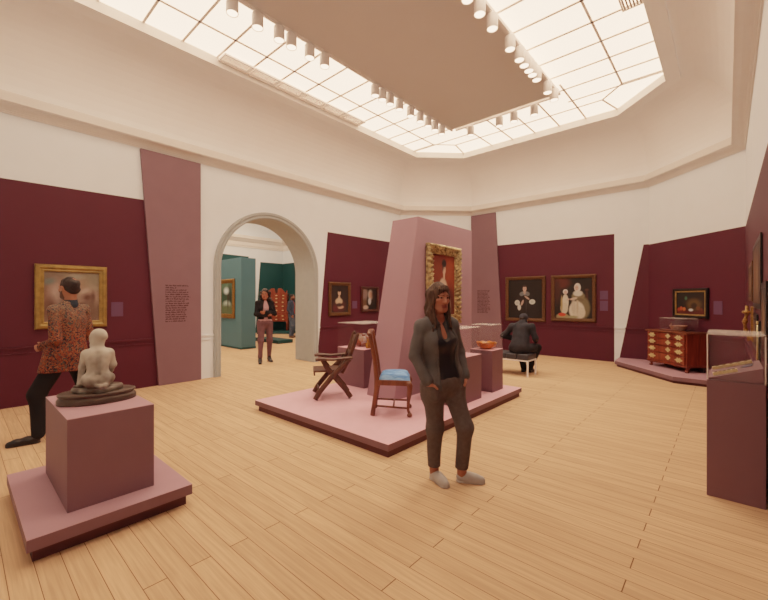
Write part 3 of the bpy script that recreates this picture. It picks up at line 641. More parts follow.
# chest plinth along the chamfered corner
pl = [(-1.95, 10.685), (-1.92, 10.06), (-.734, 8.68), (.222, 8.64), (.222, 9.10), (-1.357, 10.68)]
t = thing('chest_plinth', 'low angular mauve plinth in the corner under the chest of drawers', 'plinth', (-.9, 9.6, 0))
mb = MB(); mb.prism(pl, lambda p: (p[0]+.9, p[1]-9.6, .05), lambda p: (p[0]+.9, p[1]-9.6, .12)); ob('shaded_deck_edge', mb, 'mauve', t)  # plinth side darker than its top, shade painted into the colour
mb = MB(); mb.prism(pl, lambda p: (p[0]+.9, p[1]-9.6, .12), lambda p: (p[0]+.9, p[1]-9.6, .123)); ob('deck', mb, 'lit_slab_top', t)
c0 = Vector((-.75, 9.75)); pl2 = [tuple(Vector(p)+(c0-Vector(p))*.04) for p in pl]
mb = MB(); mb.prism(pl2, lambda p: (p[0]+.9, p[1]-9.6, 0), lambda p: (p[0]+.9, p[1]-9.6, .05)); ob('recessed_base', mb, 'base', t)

# glass case on the right
t = thing('display_case_cabinet', 'tall mauve cabinet base of the glass case at the right edge', 'cabinet', (.045, 4.2, 0))
mb = MB(); mb.box((-.165, -.3, 0), (.165, .26, .90)); ob('cabinet_body', mb, 'mauve', t, bev=.003)
t2 = thing('glass_case', 'rectangular glass cover on the mauve cabinet at right', 'glass case', (.045, 4.2, .901))
for lo, hi in (((-.165, -.3, 0), (.165, -.294, .346)), ((-.165, .254, 0), (.165, .26, .346)), ((-.165, -.294, 0), (-.159, .254, .346)), ((.159, -.294, 0), (.165, .254, .346))):
    mb = MB(); mb.box(lo, hi); ob('side_pane', mb, 'glass', t2)
mb = MB(); mb.box((-.165, -.3, .347), (.165, .26, .355)); ob('top_pane', mb, 'glasst', t2)
mb = MB()
for x, y in ((-.165, -.3), (.157, -.3)): mb.box((x, y, 0), (x+.008, y+.008, .347))
ob('glass_edge', mb, 'glasse', t2)
mb = MB(); P_ = [(-.152, .002), (.152, .002), (.152, .118), (-.152, .012)]
mb.prism(P_, lambda p: (p[0], -.285, p[1]), lambda p: (p[0], .245, p[1])); o = ob('display_wedge', mb, 'ped', None, bev=.002); o.location = (.045, 4.2, .9005)
tag(o, 'sloping rose display wedge inside the glass case', 'display stand')
sl = math.atan2(.106, .304); RW = Matrix.Rotation(-sl, 3, 'Y')
def onwedge(x, y, dz=0): return (.045+x, 4.2+y, .9005+.012+(x+.152)*.106/.304+dz)
def relic(label, x, y, L_, w, ang, tp):
    t = thing('gilt_plaque', label, 'plaque', onwedge(x, y, .003)); t.rotation_euler = (0, -sl, ang)
    mb = MB(); n = 12
    for s in range(n): mb.box((-L_/2+L_*s/n, -w/2*(1-.25*math.sin(PI*s/n)*tp), 0), (-L_/2+L_*(s+1)/n, w/2*(1-.25*math.sin(PI*s/n)*tp), .02))
    ob('body', mb, 'brass', t)
    mb = MB()
    for s in range(5): mb.lathe([(.0, .026), (.009, .025), (.013, .0202)], 10, (-L_*.36+L_*.18*s, 0, 0))
    ob('raised_boss', mb, 'goldb', t)
relic('longer gilt patterned plaque, farther of the two in the glass case', -.015, .15, .26, .06, .02, .3)
relic('shorter gilt patterned plaque at the front of the glass case', -.055, -.215, .15, .05, .02, 1)
t = thing('silver_brooch', 'small dark silver brooch on the wedge in the glass case', 'brooch', onwedge(.072, -.05, .003)); t.rotation_euler = (0, -sl, .3)
mb = MB(); mb.tube([(.03*math.cos(a*PI/8), .018*math.sin(a*PI/8), .006) for a in range(17)], .005, 8); ob('ring', mb, mat('silver', srgb(120, 116, 124), .3, .1, 20, metal=.6), t, True)
mb = MB(); mb.tube([(-.045, -.012, .008), (.045, .012, .008)], .003, 8); ob('pin', mb, 'bench', t, True)

# ------------------------------------------------------------------ chest of drawers
def chest():
    t = thing('chest_of_drawers', 'reddish serpentine mahogany chest with four brass-handled drawers in the corner', 'chest of drawers', (-.923-.012+.034, 9.66-.012-.034, .124), -PI/4)
    W, D, H = .5, .41, .76
    fy = lambda x: -.02 + .035*math.cos(2*PI*x/.82)          # serpentine front, local -Y is the front (y=0 line)
    def slab(z0, z1, w, off, back=D, n=28):
        xs = [-w+2*w*i/n for i in range(n+1)]
        pl = [(x, fy(x)*(1)-off) for x in xs]+[(w, back), (-w, back)]
        mb = MB(); mb.prism(pl, lambda p: (p[0], p[1], z0), lambda p: (p[0], p[1], z1)); return mb
    ob('top', slab(H-.03, H, .53, .03, D+.01), 'walnut', t, bev=.006)
    ob('carcass', slab(.13, H-.03, W, -.02), 'chest', t)
    mb = slab(.105, .135, W+.015, .0); ob('base_moulding', mb, 'chest', t, bev=.005)
    mb = MB(); xs = [-W+2*W*i/24 for i in range(25)]
    pl = [(x, .108) for x in xs]+[(x, .088+.012*math.cos(4*PI*x/W*.5)*(1 if abs(x) < .4 else 0)) for x in xs[::-1]]
    mb.prism(pl, lambda p: (p[0], fy(p[0])+.004, p[1]), lambda p: (p[0], fy(p[0])+.022, p[1])); ob('apron', mb, 'chest', t)
    hs = [.165, .15, .14, .125]; z = .14
    for h in hs:
        xs = [-.47+.94*i/28 for i in range(29)]
        mb = MB(); pl = [(x, fy(x)-.008) for x in xs]+[(x, fy(x)+.02) for x in xs[::-1]]
        mb.prism(pl, lambda p: (p[0], p[1], z+.008), lambda p: (p[0], p[1], z+h-.008)); d = ob('drawer', mb, 'chest', t, bev=.003)
        zc = z+h/2
        for x in (-.34, .34):
            y = fy(x)-.009; mb = MB()
            pl = [(.078*math.cos(a)*(1+.22*math.cos(4*a)), .046*math.sin(a)*(1+.25*math.cos(6*a))) for a in [2*PI*i/36 for i in range(36)]]
            mb.prism(pl, lambda p: (x+p[0], y, zc+p[1]), lambda p: (x+p[0], y-.006, zc+p[1]))
            mb.tube([(x+.035*math.cos(a), y-.016, zc+.008-.026*math.sin(a)) for a in [PI*i/10 for i in range(11)]], .005, 8); ob('handle', mb, 'brass', d)
        y = fy(0)-.009; mb = MB(); pl = [(.055*math.cos(a)*(1+.2*math.cos(4*a)), .042*math.sin(a)*(1+.2*math.cos(4*a))) for a in [2*PI*i/30 for i in range(30)]]
        mb.prism(pl, lambda p: (p[0], y, zc+p[1]), lambda p: (p[0], y-.005, zc+p[1])); ob('escutcheon', mb, 'brass', d)
        z += h
    for sx in (-1, 1):
        for y in (.03, D-.05):
            mb = MB(); x = sx*(W-.045)
            mb.tube([(x, y, .125), (x+sx*.008, y-.02, .09), (x, y-.012, .055), (x-sx*.004, y-.016, .03)], [.05, .042, .026, .022], 12)
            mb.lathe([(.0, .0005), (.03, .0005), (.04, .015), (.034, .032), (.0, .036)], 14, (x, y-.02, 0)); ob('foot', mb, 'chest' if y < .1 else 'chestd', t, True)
    return t
chest()
nx = Vector((1, 1, 0)).normalized(); dx = Vector((1, -1, 0)).normalized()
cb = Vector((-.935, 9.648, 0))+nx*.2+dx*.08
glass_case('clear case over the terracotta bowl on the chest of drawers', 0, 0, .29, .165, 0, .26).location = (cb.x, cb.y, .886)
bpy.data.objects['glass_case.004' if 'glass_case.004' in bpy.data.objects else 'glass_case'].rotation_euler = (0, 0, -PI/4)
t = thing('terracotta_bowl', 'terracotta bowl with side handle on top of the chest of drawers', 'bowl', (cb.x, cb.y, .8865), -PI/4)
mb = MB(); mb.lathe([(.0, 0), (.08, 0), (.09, .01), (.125, .05), (.15, .1), (.154, .108), (.143, .104), (.115, .05), (.07, .02), (.0, .015)], 32); ob('body', mb, mat('terracotta', srgb(172, 120, 96), .6, .15, 10), t, True)
mb = MB(); mb.tube([(-.135, 0, .075), (-.175, 0, .085), (-.19, 0, .12), (-.165, 0, .145)], .012, 10); ob('handle', mb, mat('terracotta_dark', srgb(140, 92, 74), .6, .15, 10), t, True)

# ------------------------------------------------------------------ chairs on the platform
def xchair():
    # faces local +Y
    t = thing('folding_armchair', 'dark oak cross-legged folding armchair on the platform facing the archway', 'chair', (-4.23, 3.62, ZP+.001), PI-math.asin(.59))
    W = .225
    for s in (-1, 1):
        x = s*W
        mb = MB(); mb.tube([(x, .25, .022), (x, .195, .12), (x, .02, .33), (x, -.16, .5), (x, -.22, .56)], [.026, .026, .027, .025, .024], 8, sq=(.75, 1.0)); ob('leg', mb, 'oakd', t)
        mb = MB(); mb.tube([(x-s*.035, -.24, .022), (x-s*.035, -.17, .13), (x-s*.035, .0, .33), (x-s*.035, .1, .46), (x-s*.035, .15, .555)], [.026, .026, .027, .025, .024], 8, sq=(.75, 1.0)); ob('leg', mb, 'oakd', t)
        mb = MB(); mb.tube([(x-s*.01, .25, .565), (x-s*.01, .2, .575), (x-s*.01, 0, .56), (x-s*.01, -.26, .58)], [.028, .034, .026, .026], 10, sq=(1.1, .55)); ob('armrest', mb, 'oakd', t)
        mb = MB(); mb.tube([(x-s*.06, -.12, .36), (x-s*.055, -.19, .5), (x-s*.05, -.28, .72), (x-s*.05, -.34, .9)], [.025, .025, .024, .024], 8, sq=(.9, .8)); mb.lathe([(0, 0), (.018, .005), (.02, .02), (.0, .035)], 10, (x-s*.05, -.342, .89)); ob('back_post', mb, 'oakd', t)
    mb = MB(); mb.box((-W+.03, -.12, .385), (W-.03, .27, .41)); mb.box((-W+.03, .25, .34), (W-.03, .27, .39)); ob('seat', mb, 'oakd', t, bev=.005)
    mb = MB(); mb.tube([(-W-.03, .02, .33), (W+.03, .02, .33)], .016, 10); mb.tube([(-W, .2, .125), (W, .2, .125)], .013, 8); mb.tube([(-W, -.17, .13), (W, -.17, .13)], .013, 8); ob('stretcher', mb, 'oakd', t, True)
    R = Matrix.Rotation(.3, 3, 'X'); mb = MB()
    mb.box((-W+.05, -.012, 0), (W-.05, .012, .1), R, (0, -.305, .775)); mb.box((-W+.05, -.01, 0), (W-.05, .01, .06), R, (0, -.235, .60)); mb.box((-W+.05, -.01, 0), (W-.05, .01, .05), R, (0, -.175, .45))
    for i in range(3): mb.box((-.09+.09*i-.022, -.007, 0), (-.09+.09*i+.022, .007, .18), R, (0, -.24, .62))
    ob('back_panel', mb, 'oakd', t, bev=.004)
    return t
xchair()
def side_chair():
    a = .90
    t = thing('side_chair', 'walnut side chair with pale blue upholstered seat in front of the leaning partition', 'chair', (-3.085, 3.605, ZP+.001), -a)
    # faces local +Y ; x right
    fw, bw_, fd, bd = .185, .16, .195, -.185
    for s in (-1, 1):
        mb = MB(); x = s*fw
        mb.tube([(x, fd, .42), (x+s*.012, fd+.018, .37), (x+s*.006, fd+.016, .28), (x-s*.004, fd, .16), (x-s*.002, fd-.002, .08), (x+s*.006, fd+.012, .045)], [.030, .036, .028, .019, .016, .02], 12)
        mb.lathe([(.0, 0), (.022, 0), (.032, .014), (.032, .03), (.02, .048), (.0, .055)], 14, (x+s*.008, fd+.016, 0)); ob('front_leg', mb, 'walnut', t, True)
        mb = MB(); x = s*bw_
        mb.tube([(x, bd-.045, .006), (x, bd-.03, .12), (x, bd, .32), (x, bd+.005, .44), (x, bd-.018, .66), (x+s*.012, bd-.058, .88), (x+s*.022, bd-.078, .985)], [.023, .02, .021, .024, .02, .019, .02], 8, sq=(.8, .95)); ob('rear_leg', mb, 'walnut', t)
    mb = MB()
    mb.hexa([(-fw-.025, fd+.025, .365), (fw+.025, fd+.025, .365), (bw_+.02, bd, .365), (-bw_-.02, bd, .365)], [(-fw-.025, fd+.025, .43), (fw+.025, fd+.025, .43), (bw_+.02, bd, .43), (-bw_-.02, bd, .43)]); ob('seat_frame', mb, 'walnut', t, bev=.008)
    # cushion
    n = 14; vs = []; fs = []
    for i in range(n+1):
        for j in range(n+1):
            u, v = i/n*2-1, j/n*2-1; y = (fd+.02)*(v+1)/2+(bd+.03)*(1-v)/2; w = (fw+.02)*(v+1)/2+(bw_+.005)*(1-v)/2
            h = (1-u**6)*(1-v**6); vs.append((u*w, y, .432+.07*h**.5+.012*(1-u*u)*(1-v*v)))
    fs = [(i*(n+1)+j, (i+1)*(n+1)+j, (i+1)*(n+1)+j+1, i*(n+1)+j+1) for i in range(n) for j in range(n)]
    m, nt, b = new_mat('blue_silk'); N, L = nt.nodes, nt.links
    tc = N.new('ShaderNodeTexCoord'); mp = N.new('ShaderNodeMapping'); mp.inputs['Scale'].default_value = (6, 3, 30); nz = N.new('ShaderNodeTexNoise'); nz.inputs['Scale'].default_value = 2.5; nz.inputs['Distortion'].default_value = 1
    L.new(tc.outputs['Object'], mp.inputs['Vector']); L.new(mp.outputs['Vector'], nz.inputs['Vector']); rp = N.new('ShaderNodeValToRGB')
    rp.color_ramp.elements[0].position = .35; rp.color_ramp.elements[0].color = srgb(58, 128, 184); rp.color_ramp.elements[1].position = .68; rp.color_ramp.elements[1].color = srgb(146, 192, 216)
    L.new(nz.outputs['Fac'], rp.inputs['Fac']); L.new(rp.outputs['Color'], b.inputs['Base Color']); b.inputs['Roughness'].default_value = .6
    o = mesh_obj('seat_cushion', vs, fs, m, t, True)
    mb = MB()
    for s in (-1, 1): mb.tube([(s*fw, fd, .1), (s*bw_, bd-.03, .12)], .012, 8)
    mb.tube([(-fw+.01, .02, .11), (fw-.01, .02, .11)], .011, 8); mb.tube([(-bw_, bd-.03, .14), (bw_, bd-.03, .14)], .011, 8); ob('stretcher', mb, 'walnut', t, True)
    mb = MB(); mb.tube([(x, bd-.08-.012*(1-(x/.2)**2), .985+.03*math.cos(x*2*PI/.4)*.6+(.02 if abs(x) > .19 else 0)) for x in [-.215+.43*i/14 for i in range(15)]], [.03]+[.024]*13+[.03], 10); ob('crest_rail', mb, 'walnut', t, True)
    mb = MB(); R = Matrix.Rotation(.2, 3, 'X')
    pl = []
    for i in range(13):
        z = i/12; pl.append((.055+.03*math.sin(z*PI*2+.5), z*.53))
    poly = pl+[(-p[0], p[1]) for p in pl[::-1]]
    f = lambda p, d: Vector((p[0], bd+.005-.075*(p[1]/.53)**1.5+d, .44+p[1])); mb.prism(poly, lambda p: f(p, 0), lambda p: f(p, -.014)); ob('back_splat', mb, 'walnut', t)
    return t
side_chair()

# ------------------------------------------------------------------ bench
BX0, BX1 = -4.25, -2.89
t = thing('bench', 'long charcoal upholstered bench on white metal legs facing the back wall', 'bench', ((BX0+BX1)/2, 7.66, 0))
w = (BX1-BX0)/2; mb = MB()
for i in range(6):
    x0 = -w+2*w*i/6; mb.box((x0+.003, -.225, .325), (x0+2*w/6-.003, .225, .44))
ob('seat_pad', mb, 'bench', t, bev=.02, seg=3)
mb = MB(); mb.box((-w, -.22, .30), (w, -.19, .326)); mb.box((-w, .19, .30), (w, .22, .326)); mb.box((-w, -.19, .30), (-w+.03, .19, .326)); mb.box((w-.03, -.19, .30), (w, .19, .326)); ob('rail_frame', mb, 'white', t)
for sx in (-1, 1):
    for sy in (-1, 1):
        mb = MB(); x = sx*(w-.015); y = sy*.205; mb.box((x-.015, y-.015, 0), (x+.015, y+.015, .30)); ob('leg', mb, 'white', t, bev=.003)

# ------------------------------------------------------------------ high chest in the next room
def high_chest():
    mb = MB(); mb.box((-.8, -.45, 0), (.8, .45, .12)); o = ob('teal_plinth', mb, 'dteal', None, bev=.003); o.location = (-15.15, 9.72, 0); o.rotation_euler = (0, 0, PI/4)
    tag(o, 'low dark teal plinth under the tall chest in the next room', 'plinth')
    t = thing('high_chest', 'tall red-brown high chest with scrolled pediment beyond the archway', 'high chest', (-15.15, 9.72, .121), PI/4)
    W = .50
    mb = MB(); mb.box((-W, -.22, .42), (W, .22, .80)); mb.box((-W+.03, -.2, .80), (W-.03, .2, 1.66)); mb.box((-W-.02, -.24, .78), (W+.02, .23, .82)); ob('carcass', mb, 'chest', t, bev=.006)
    xs = [-W+.02+2*(W-.02)*i/40 for i in range(41)]
    top = [(x, 1.66+.24*(abs(math.sin(PI*(abs(x)+.1)/(W)))**.8)*(1 if abs(x) > .07 else .15)) for x in xs]
    pl = [(-W+.02, 1.62)]+top+[(W-.02, 1.62)]
    mb = MB(); mb.prism(pl, lambda p: (p[0], -.22, p[1]), lambda p: (p[0], -.15, p[1])); ob('pediment', mb, 'chest', t)
    for x in (-W+.06, 0, W-.06):
        mb = MB(); mb.lathe([(.02, 0), (.035, .03), (.02, .08), (.035, .11), (.0, .2)], 12, (x, -.185, 1.66)); ob('finial', mb, 'chestd', t, True)
    rows = [(.46, .12, 3), (.60, .15, 2), (.84, .17, 2), (1.03, .16, 2), (1.21, .15, 2), (1.38, .14, 3), (1.53, .11, 3)]
    for z, h, n in rows:
        if n == 2: parts = [(-W+.06, W-.06)]
        else: parts = [(-W+.06, -.17), (-.155, .155), (.17, W-.06)]
        for a, b in parts:
            mb = MB(); yf = -.22 if z < .8 else -.2; mb.box((a, yf-.012, z), (b, yf+.01, z+h-.02)); d = ob('drawer', mb, 'chest', t, bev=.004)
            for x in ([(a+b)/2] if n == 3 else [-.28, .28, 0]):
                mb = MB(); mb.lathe([(.0, 0), (.035, 0), (.03, .008), (0, .01)], 12); vs = [(p[0]*1.4+x, yf-.013-p[2], p[1]*.7+z+h/2-.01) for p in mb.v]; mb.v = vs; ob('handle', mb, 'brass', d)
    for sx in (-1, 1):
        for y in (-.17, .17):
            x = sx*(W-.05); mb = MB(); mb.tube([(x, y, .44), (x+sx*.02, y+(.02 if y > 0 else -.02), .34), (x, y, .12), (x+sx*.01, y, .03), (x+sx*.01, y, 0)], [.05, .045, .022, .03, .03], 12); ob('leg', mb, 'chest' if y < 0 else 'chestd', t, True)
    return t
high_chest()
mb = MB(); mb.box((-13.0, 7.35, 0), (-11.42, 7.95, .12)); o = ob('teal_plinth', mb, 'dteal', None, bev=.003); tag(o, 'low teal plinth on the floor behind the woman in the archway', 'plinth')

# ------------------------------------------------------------------ figures: smooth blended volumes turned into one continuous surface
def V3(p): return np.array(p, dtype=np.float32)
class Field:
    def __init__(s, lo, hi, h):
        s.lo = V3(lo); s.h = h; s.n = np.ceil((V3(hi)-s.lo)/h).astype(int)+1
        s.ax = [s.lo[i]+h*np.arange(s.n[i], dtype=np.float32) for i in range(3)]
        s.f = np.full(s.n, .3, np.float32)
    def block(s, lo, hi, m):
        a = np.clip(np.floor((np.minimum(lo, hi)-m-s.lo)/s.h).astype(int), 0, s.n); b = np.clip(np.ceil((np.maximum(lo, hi)+m-s.lo)/s.h).astype(int)+1, 0, s.n)
        sl = tuple(slice(a[i], b[i]) for i in range(3))
        P = np.meshgrid(*[s.ax[i][sl[i]] for i in range(3)], indexing='ij'); return sl, P
    def apply(s, pr):
        op, kind = pr['op'], pr['t']; k = pr.get('k', .02)
        if kind == 'c':
            a, b, ra, rb = V3(pr['a']), V3(pr['b']), pr['ra'], pr['rb']; r = max(ra, rb); sl, P = s.block(np.minimum(a, b)-r, np.maximum(a, b)+r, k+.02)
            if P[0].size == 0: return
            ba = b-a; L2 = float(ba@ba)+1e-9
            X = [P[i]-a[i] for i in range(3)]; t = np.clip((X[0]*ba[0]+X[1]*ba[1]+X[2]*ba[2])/L2, 0, 1)
            D = [X[i]-t*ba[i] for i in range(3)]
            if pr.get('n') is not None:
                n = V3(pr['n']); n = n/np.linalg.norm(n); q = D[0]*n[0]+D[1]*n[1]+D[2]*n[2]; g = 1/pr['s']-1
                D = [D[i]+q*n[i]*g for i in range(3)]
            d = np.sqrt(D[0]**2+D[1]**2+D[2]**2)-(ra+(rb-ra)*t)
        elif kind == 'e':
            c, r = V3(pr['c']), V3(pr['r']); R = pr.get('R'); rm = float(max(r)); sl, P = s.block(c-rm, c+rm, k+.02)
            if P[0].size == 0: return
            X = [P[i]-c[i] for i in range(3)]
            if R is not None: X = [X[0]*R[0][j]+X[1]*R[1][j]+X[2]*R[2][j] for j in range(3)]
            q = np.sqrt((X[0]/r[0])**2+(X[1]/r[1])**2+(X[2]/r[2])**2); q2 = np.sqrt((X[0]/r[0]**2)**2+(X[1]/r[1]**2)**2+(X[2]/r[2]**2)**2)
            d = q*(q-1)/np.maximum(q2, 1e-6)
        elif kind == 'p':     # half-space: removes the side n points to
            sl = tuple(slice(None) for _ in range(3)); P = np.meshgrid(*s.ax, indexing='ij', sparse=True); p, n = V3(pr['p']), V3(pr['n'])
            d = -((P[0]-p[0])*n[0]+(P[1]-p[1])*n[1]+(P[2]-p[2])*n[2]); s.f = np.maximum(s.f, -d); return
        f = s.f[sl]
        if op == '+':
            if k > 0: h = np.maximum(k-np.abs(f-d), 0)/k; s.f[sl] = np.minimum(f, d)-h*h*k*.25
            else: s.f[sl] = np.minimum(f, d)
        else:
            d = -d; h = np.maximum(k-np.abs(f-d), 0)/max(k, 1e-6); s.f[sl] = np.maximum(f, d)+h*h*k*.25
    def wrinkle(s, amp, fr, seed):
        r = np.random.RandomState(seed); P = np.meshgrid(*s.ax, indexing='ij', sparse=True); g = 0
        for _ in range(5):
            k = r.randn(3)*fr; g = g+np.sin(P[0]*k[0]+P[1]*k[1]+P[2]*k[2]*.8+r.rand()*6.3)
        s.f = s.f+amp*.4*g.astype(np.float32)
    def mesh(s):
        f = s.f; S = f < 0; n = f.shape
        c = [(i, j, k) for i in (0, 1) for j in (0, 1) for k in (0, 1)]
        sub = lambda A, o: A[o[0]:n[0]-1+o[0], o[1]:n[1]-1+o[1], o[2]:n[2]-1+o[2]]
        cnt = sum(sub(S, o).astype(np.int8) for o in c); act = (cnt > 0) & (cnt < 8)
        I = np.argwhere(act); idx = -np.ones(act.shape, np.int64); idx[act] = np.arange(len(I))
        acc = np.zeros((len(I), 3)); num = np.zeros(len(I))
        for ax in range(3):
            for o in c:
                if o[ax]: continue
                o2 = list(o); o2[ax] = 1
                A = f[I[:, 0]+o[0], I[:, 1]+o[1], I[:, 2]+o[2]]; B = f[I[:, 0]+o2[0], I[:, 1]+o2[1], I[:, 2]+o2[2]]
                m = (A < 0) != (B < 0); t = A[m]/(A[m]-B[m]); p = np.tile(np.array(o, float), (m.sum(), 1)); p[:, ax] += t
                acc[m] += p; num[m] += 1
        v = s.lo+(I+acc/num[:, None])*s.h; fs = []
        for ax in range(3):
            u, w_ = (ax+1) % 3, (ax+2) % 3
            sl0 = [slice(1, n[i]-1) for i in range(3)]; sl1 = list(sl0); sl0[ax] = slice(0, n[ax]-1); sl1[ax] = slice(1, n[ax])
            A, B = S[tuple(sl0)], S[tuple(sl1)]; E = np.argwhere(A != B)
            if not len(E): continue
            off = np.array([1, 1, 1]); off[ax] = 0; E = E+off
            inside = S[E[:, 0], E[:, 1], E[:, 2]]
            q = []
            for du, dw in ((0, 0), (1, 0), (1, 1), (0, 1)):
                G = E.copy(); G[:, u] -= du; G[:, w_] -= dw; q.append(idx[G[:, 0], G[:, 1], G[:, 2]])
            q = np.stack(q, 1); q[~inside] = q[~inside][:, ::-1]; fs.append(q)
        return v, np.concatenate(fs)

def C(a, b, ra, rb=None, k=.02, n=None, s=1, op='+'): return dict(op=op, t='c', a=a, b=b, ra=ra, rb=ra if rb is None else rb, k=k, n=n, s=s)
def E_(c, r, R=None, k=.02, op='+'): return dict(op=op, t='e', c=c, r=r, R=R, k=k)
def CUT(p, n): return dict(op='-', t='p', p=p, n=n)

def sdf_obj(name, prims, m, parent, h=.006, wr=None, colfn=None):
    lo = np.full(3, 9.); hi = -lo
    for p in prims:
        if p['op'] != '+': continue
        if p['t'] == 'c': r = max(p['ra'], p['rb']); lo = np.minimum(lo, np.minimum(p['a'], p['b'])-r); hi = np.maximum(hi, np.maximum(p['a'], p['b'])+r)
        elif p['t'] == 'e': r = max(p['r']); lo = np.minimum(lo, np.array(p['c'])-r); hi = np.maximum(hi, np.array(p['c'])+r)
    F = Field(lo-.03, hi+.03, h); wdone = False
    for p in prims:
        if p['t'] == 'p' and wr and not wdone: F.wrinkle(*wr); wdone = True
        F.apply(p)
    if wr and not wdone: F.wrinkle(*wr)
    v, q = F.mesh()
    o = mesh_obj(name, v.tolist(), q.tolist(), m, parent, True, recalc=False)
    if colfn is not None:
        Cc = np.clip(colfn(v), 0, 1); at = o.data.color_attributes.new('Col', 'FLOAT_COLOR', 'POINT')
        at.data.foreach_set('color', np.concatenate([Cc, np.ones((len(v), 1))], 1).astype(np.float32).ravel())
    return o

def rotm(yaw, pitch=0, roll=0):
    return np.array((Matrix.Rotation(yaw, 3, 'Z') @ Matrix.Rotation(pitch, 3, 'X') @ Matrix.Rotation(roll, 3, 'Y')))
def head_prims(c, R, sc_=1.0, male=False, nb=None):
    """face looks along local +Y of R; c = centre of the skull"""
    P = lambda x, y, z: V3(c)+R @ (np.array([x, y, z])*sc_)
    q = sc_; L = []
    L.append(E_(P(0, -.012, .028), np.array([.074, .094, .088])*q, R, .01))
    L.append(E_(P(0, .028, -.028), np.array([.06, .062, .088])*q, R, .03))
    L.append(E_(P(0, .058, -.092), np.array([.03 if male else .025, .026, .021])*q, R, .035))
    for s in (-1, 1):
        L.append(C(P(s*.052, .0, -.05), P(s*.022, .06, -.092), .024*q, .02*q, .03))
        L.append(E_(P(s*.04, .058, -.022), np.array([.022, .02, .018])*q, R, .02))
        L.append(E_(P(s*.031, .101, .006), np.array([.021, .016, .013])*q, R, .012, '-'))
        L.append(C(P(s*.016, .086, .024), P(s*.048, .068, .022), .008*q, .006*q, .014))
        L.append(E_(P(s*.031, .071, .005), np.array([.0145, .014, .0135])*q, R, .002))
        L.append(E_(P(s*.074, -.008, -.008), np.array([.009, .02, .031])*q, R @ rotm(s*.35), .008))
    L.append(C(P(0, .084, .012), P(0, .108, -.03), .008*q, .0125*q, .012))
    for s in (-1, 1): L.append(E_(P(s*.012, .096, -.034), np.array([.009, .011, .008])*q, R, .008))
    L.append(E_(P(0, .082, -.057), np.array([.025, .014, .0075])*q, R, .006))
    L.append(E_(P(0, .081, -.069), np.array([.022, .014, .0085])*q, R, .006))
    L.append(C(P(-.03, .09, -.0625), P(.03, .09, -.0625), .003*q, .003*q, .004, op='-'))
    if nb is not None: L.append(C(P(0, -.018, -.05), nb, (.056 if male else .048)*q, (.062 if male else .052)*q, .03))
    return L
def head_paint(c, R, sc_, skin, lip, brow, beard=None, hairline=None):
    sk = np.array(srgb(*skin)[:3]); lp = np.array(srgb(*lip)[:3]); br = np.array(srgb(*brow)[:3])
    def fn(v):
        X = (v-V3(c)) @ R / sc_; col_ = np.tile(sk, (len(v), 1)).astype(float); x, y, z = X[:, 0], X[:, 1], X[:, 2]
        near = (np.abs(X) < .2).all(1)
        ch = near*np.exp(-((np.abs(x)-.04)/.02)**2-((z+.025)/.025)**2)*(y > .03); col_ *= 1+ch[:, None]*np.array([.08, -.08, -.1])
        if beard is not None:
            bd = np.array(srgb(*beard)[:3]); m = near & (y > -.005) & (((z < -.035) & (z > -.135) & ~((np.abs(x) < .024) & (z > -.075) & (z < -.05))) | ((np.abs(z+.046) < .006) & (np.abs(x) < .026))) & ((y > .02) | (z < -.03)); col_[m] = col_[m]*.25+bd*.75
        m = near & (y > .06) & (np.abs(x) < .025) & (z < -.05) & (z > -.077); col_[m] = lp
        m = near & (y > .05) & (np.abs(x) > .013) & (np.abs(x) < .052) & (np.abs(z-.027+.08*np.maximum(0, np.abs(x)-.035)) < .0042); col_[m] = br*.6+col_[m]*.4
        e = np.sqrt(((np.abs(x)-.031)/.0135)**2+((z-.005)/.0065)**2); m = near & (y > .06) & (e < 1.2); col_[m] = col_[m]*.6
        m = near & (y > .06) & (e < .95); col_[m] = np.array(srgb(118, 92, 80)[:3])
        m = near & (y > .06) & (np.sqrt(((np.abs(x)-.031))**2+(z-.005)**2) < .006); col_[m] = np.array(srgb(34, 22, 18)[:3])
        return col_
    return fn
def hand_prims(w, d, t, n, side=1, curl=.6, sc_=1.0):
    """w wrist, d finger direction, t thumb-side direction, n palm normal (fingers curl to it)"""
    w, d, t, n = [V3(x) for x in (w, d, t, n)]; d = d/np.linalg.norm(d); t = t-d*(t@d); t = t/np.linalg.norm(t); nn = np.cross(d, t); n = nn if nn@n > 0 else -nn
    q = sc_; L = [C(w, w+d*.02*q, .026*q, .03*q, .02, n, .7), C(w+d*.03*q+t*.018*q, w+d*.085*q+t*.024*q, .02*q, .019*q, .02, n, .7), C(w+d*.03*q-t*.016*q, w+d*.078*q-t*.022*q, .02*q, .018*q, .02, n, .7), C(w+d*.03*q, w+d*.085*q, .021*q, .02*q, .02, n, .7)]
    for i, (o, l) in enumerate(((.03, .072), (.010, .080), (-.011, .074), (-.031, .058))):
        b = w+d*(.085-.004*abs(i-1.2))*q+t*o*q; c1 = curl*(.75+.12*i)
        d1 = d*math.cos(c1*.6)+n*math.sin(c1*.6); m1 = b+d1*l*.45*q; d2 = d*math.cos(c1*1.5)+n*math.sin(c1*1.5); m2 = m1+d2*l*.32*q; d3 = d*math.cos(c1*2.1)+n*math.sin(c1*2.1); m3 = m2+d3*l*.25*q
        L += [C(b, m1, .0095*q, .0085*q, .006), C(m1, m2, .0085*q, .008*q, .004), C(m2, m3, .008*q, .0068*q, .004)]
    b = w+d*.03*q+t*.026*q+n*.006*q; m1 = b+(d*.6+t*.75+n*.25)*.04*q; m2 = m1+(d*.9+t*.25+n*.25)*.032*q
    L += [C(b, m1, .014*q, .011*q, .012), C(m1, m2, .0105*q, .008*q, .004)]
    return L
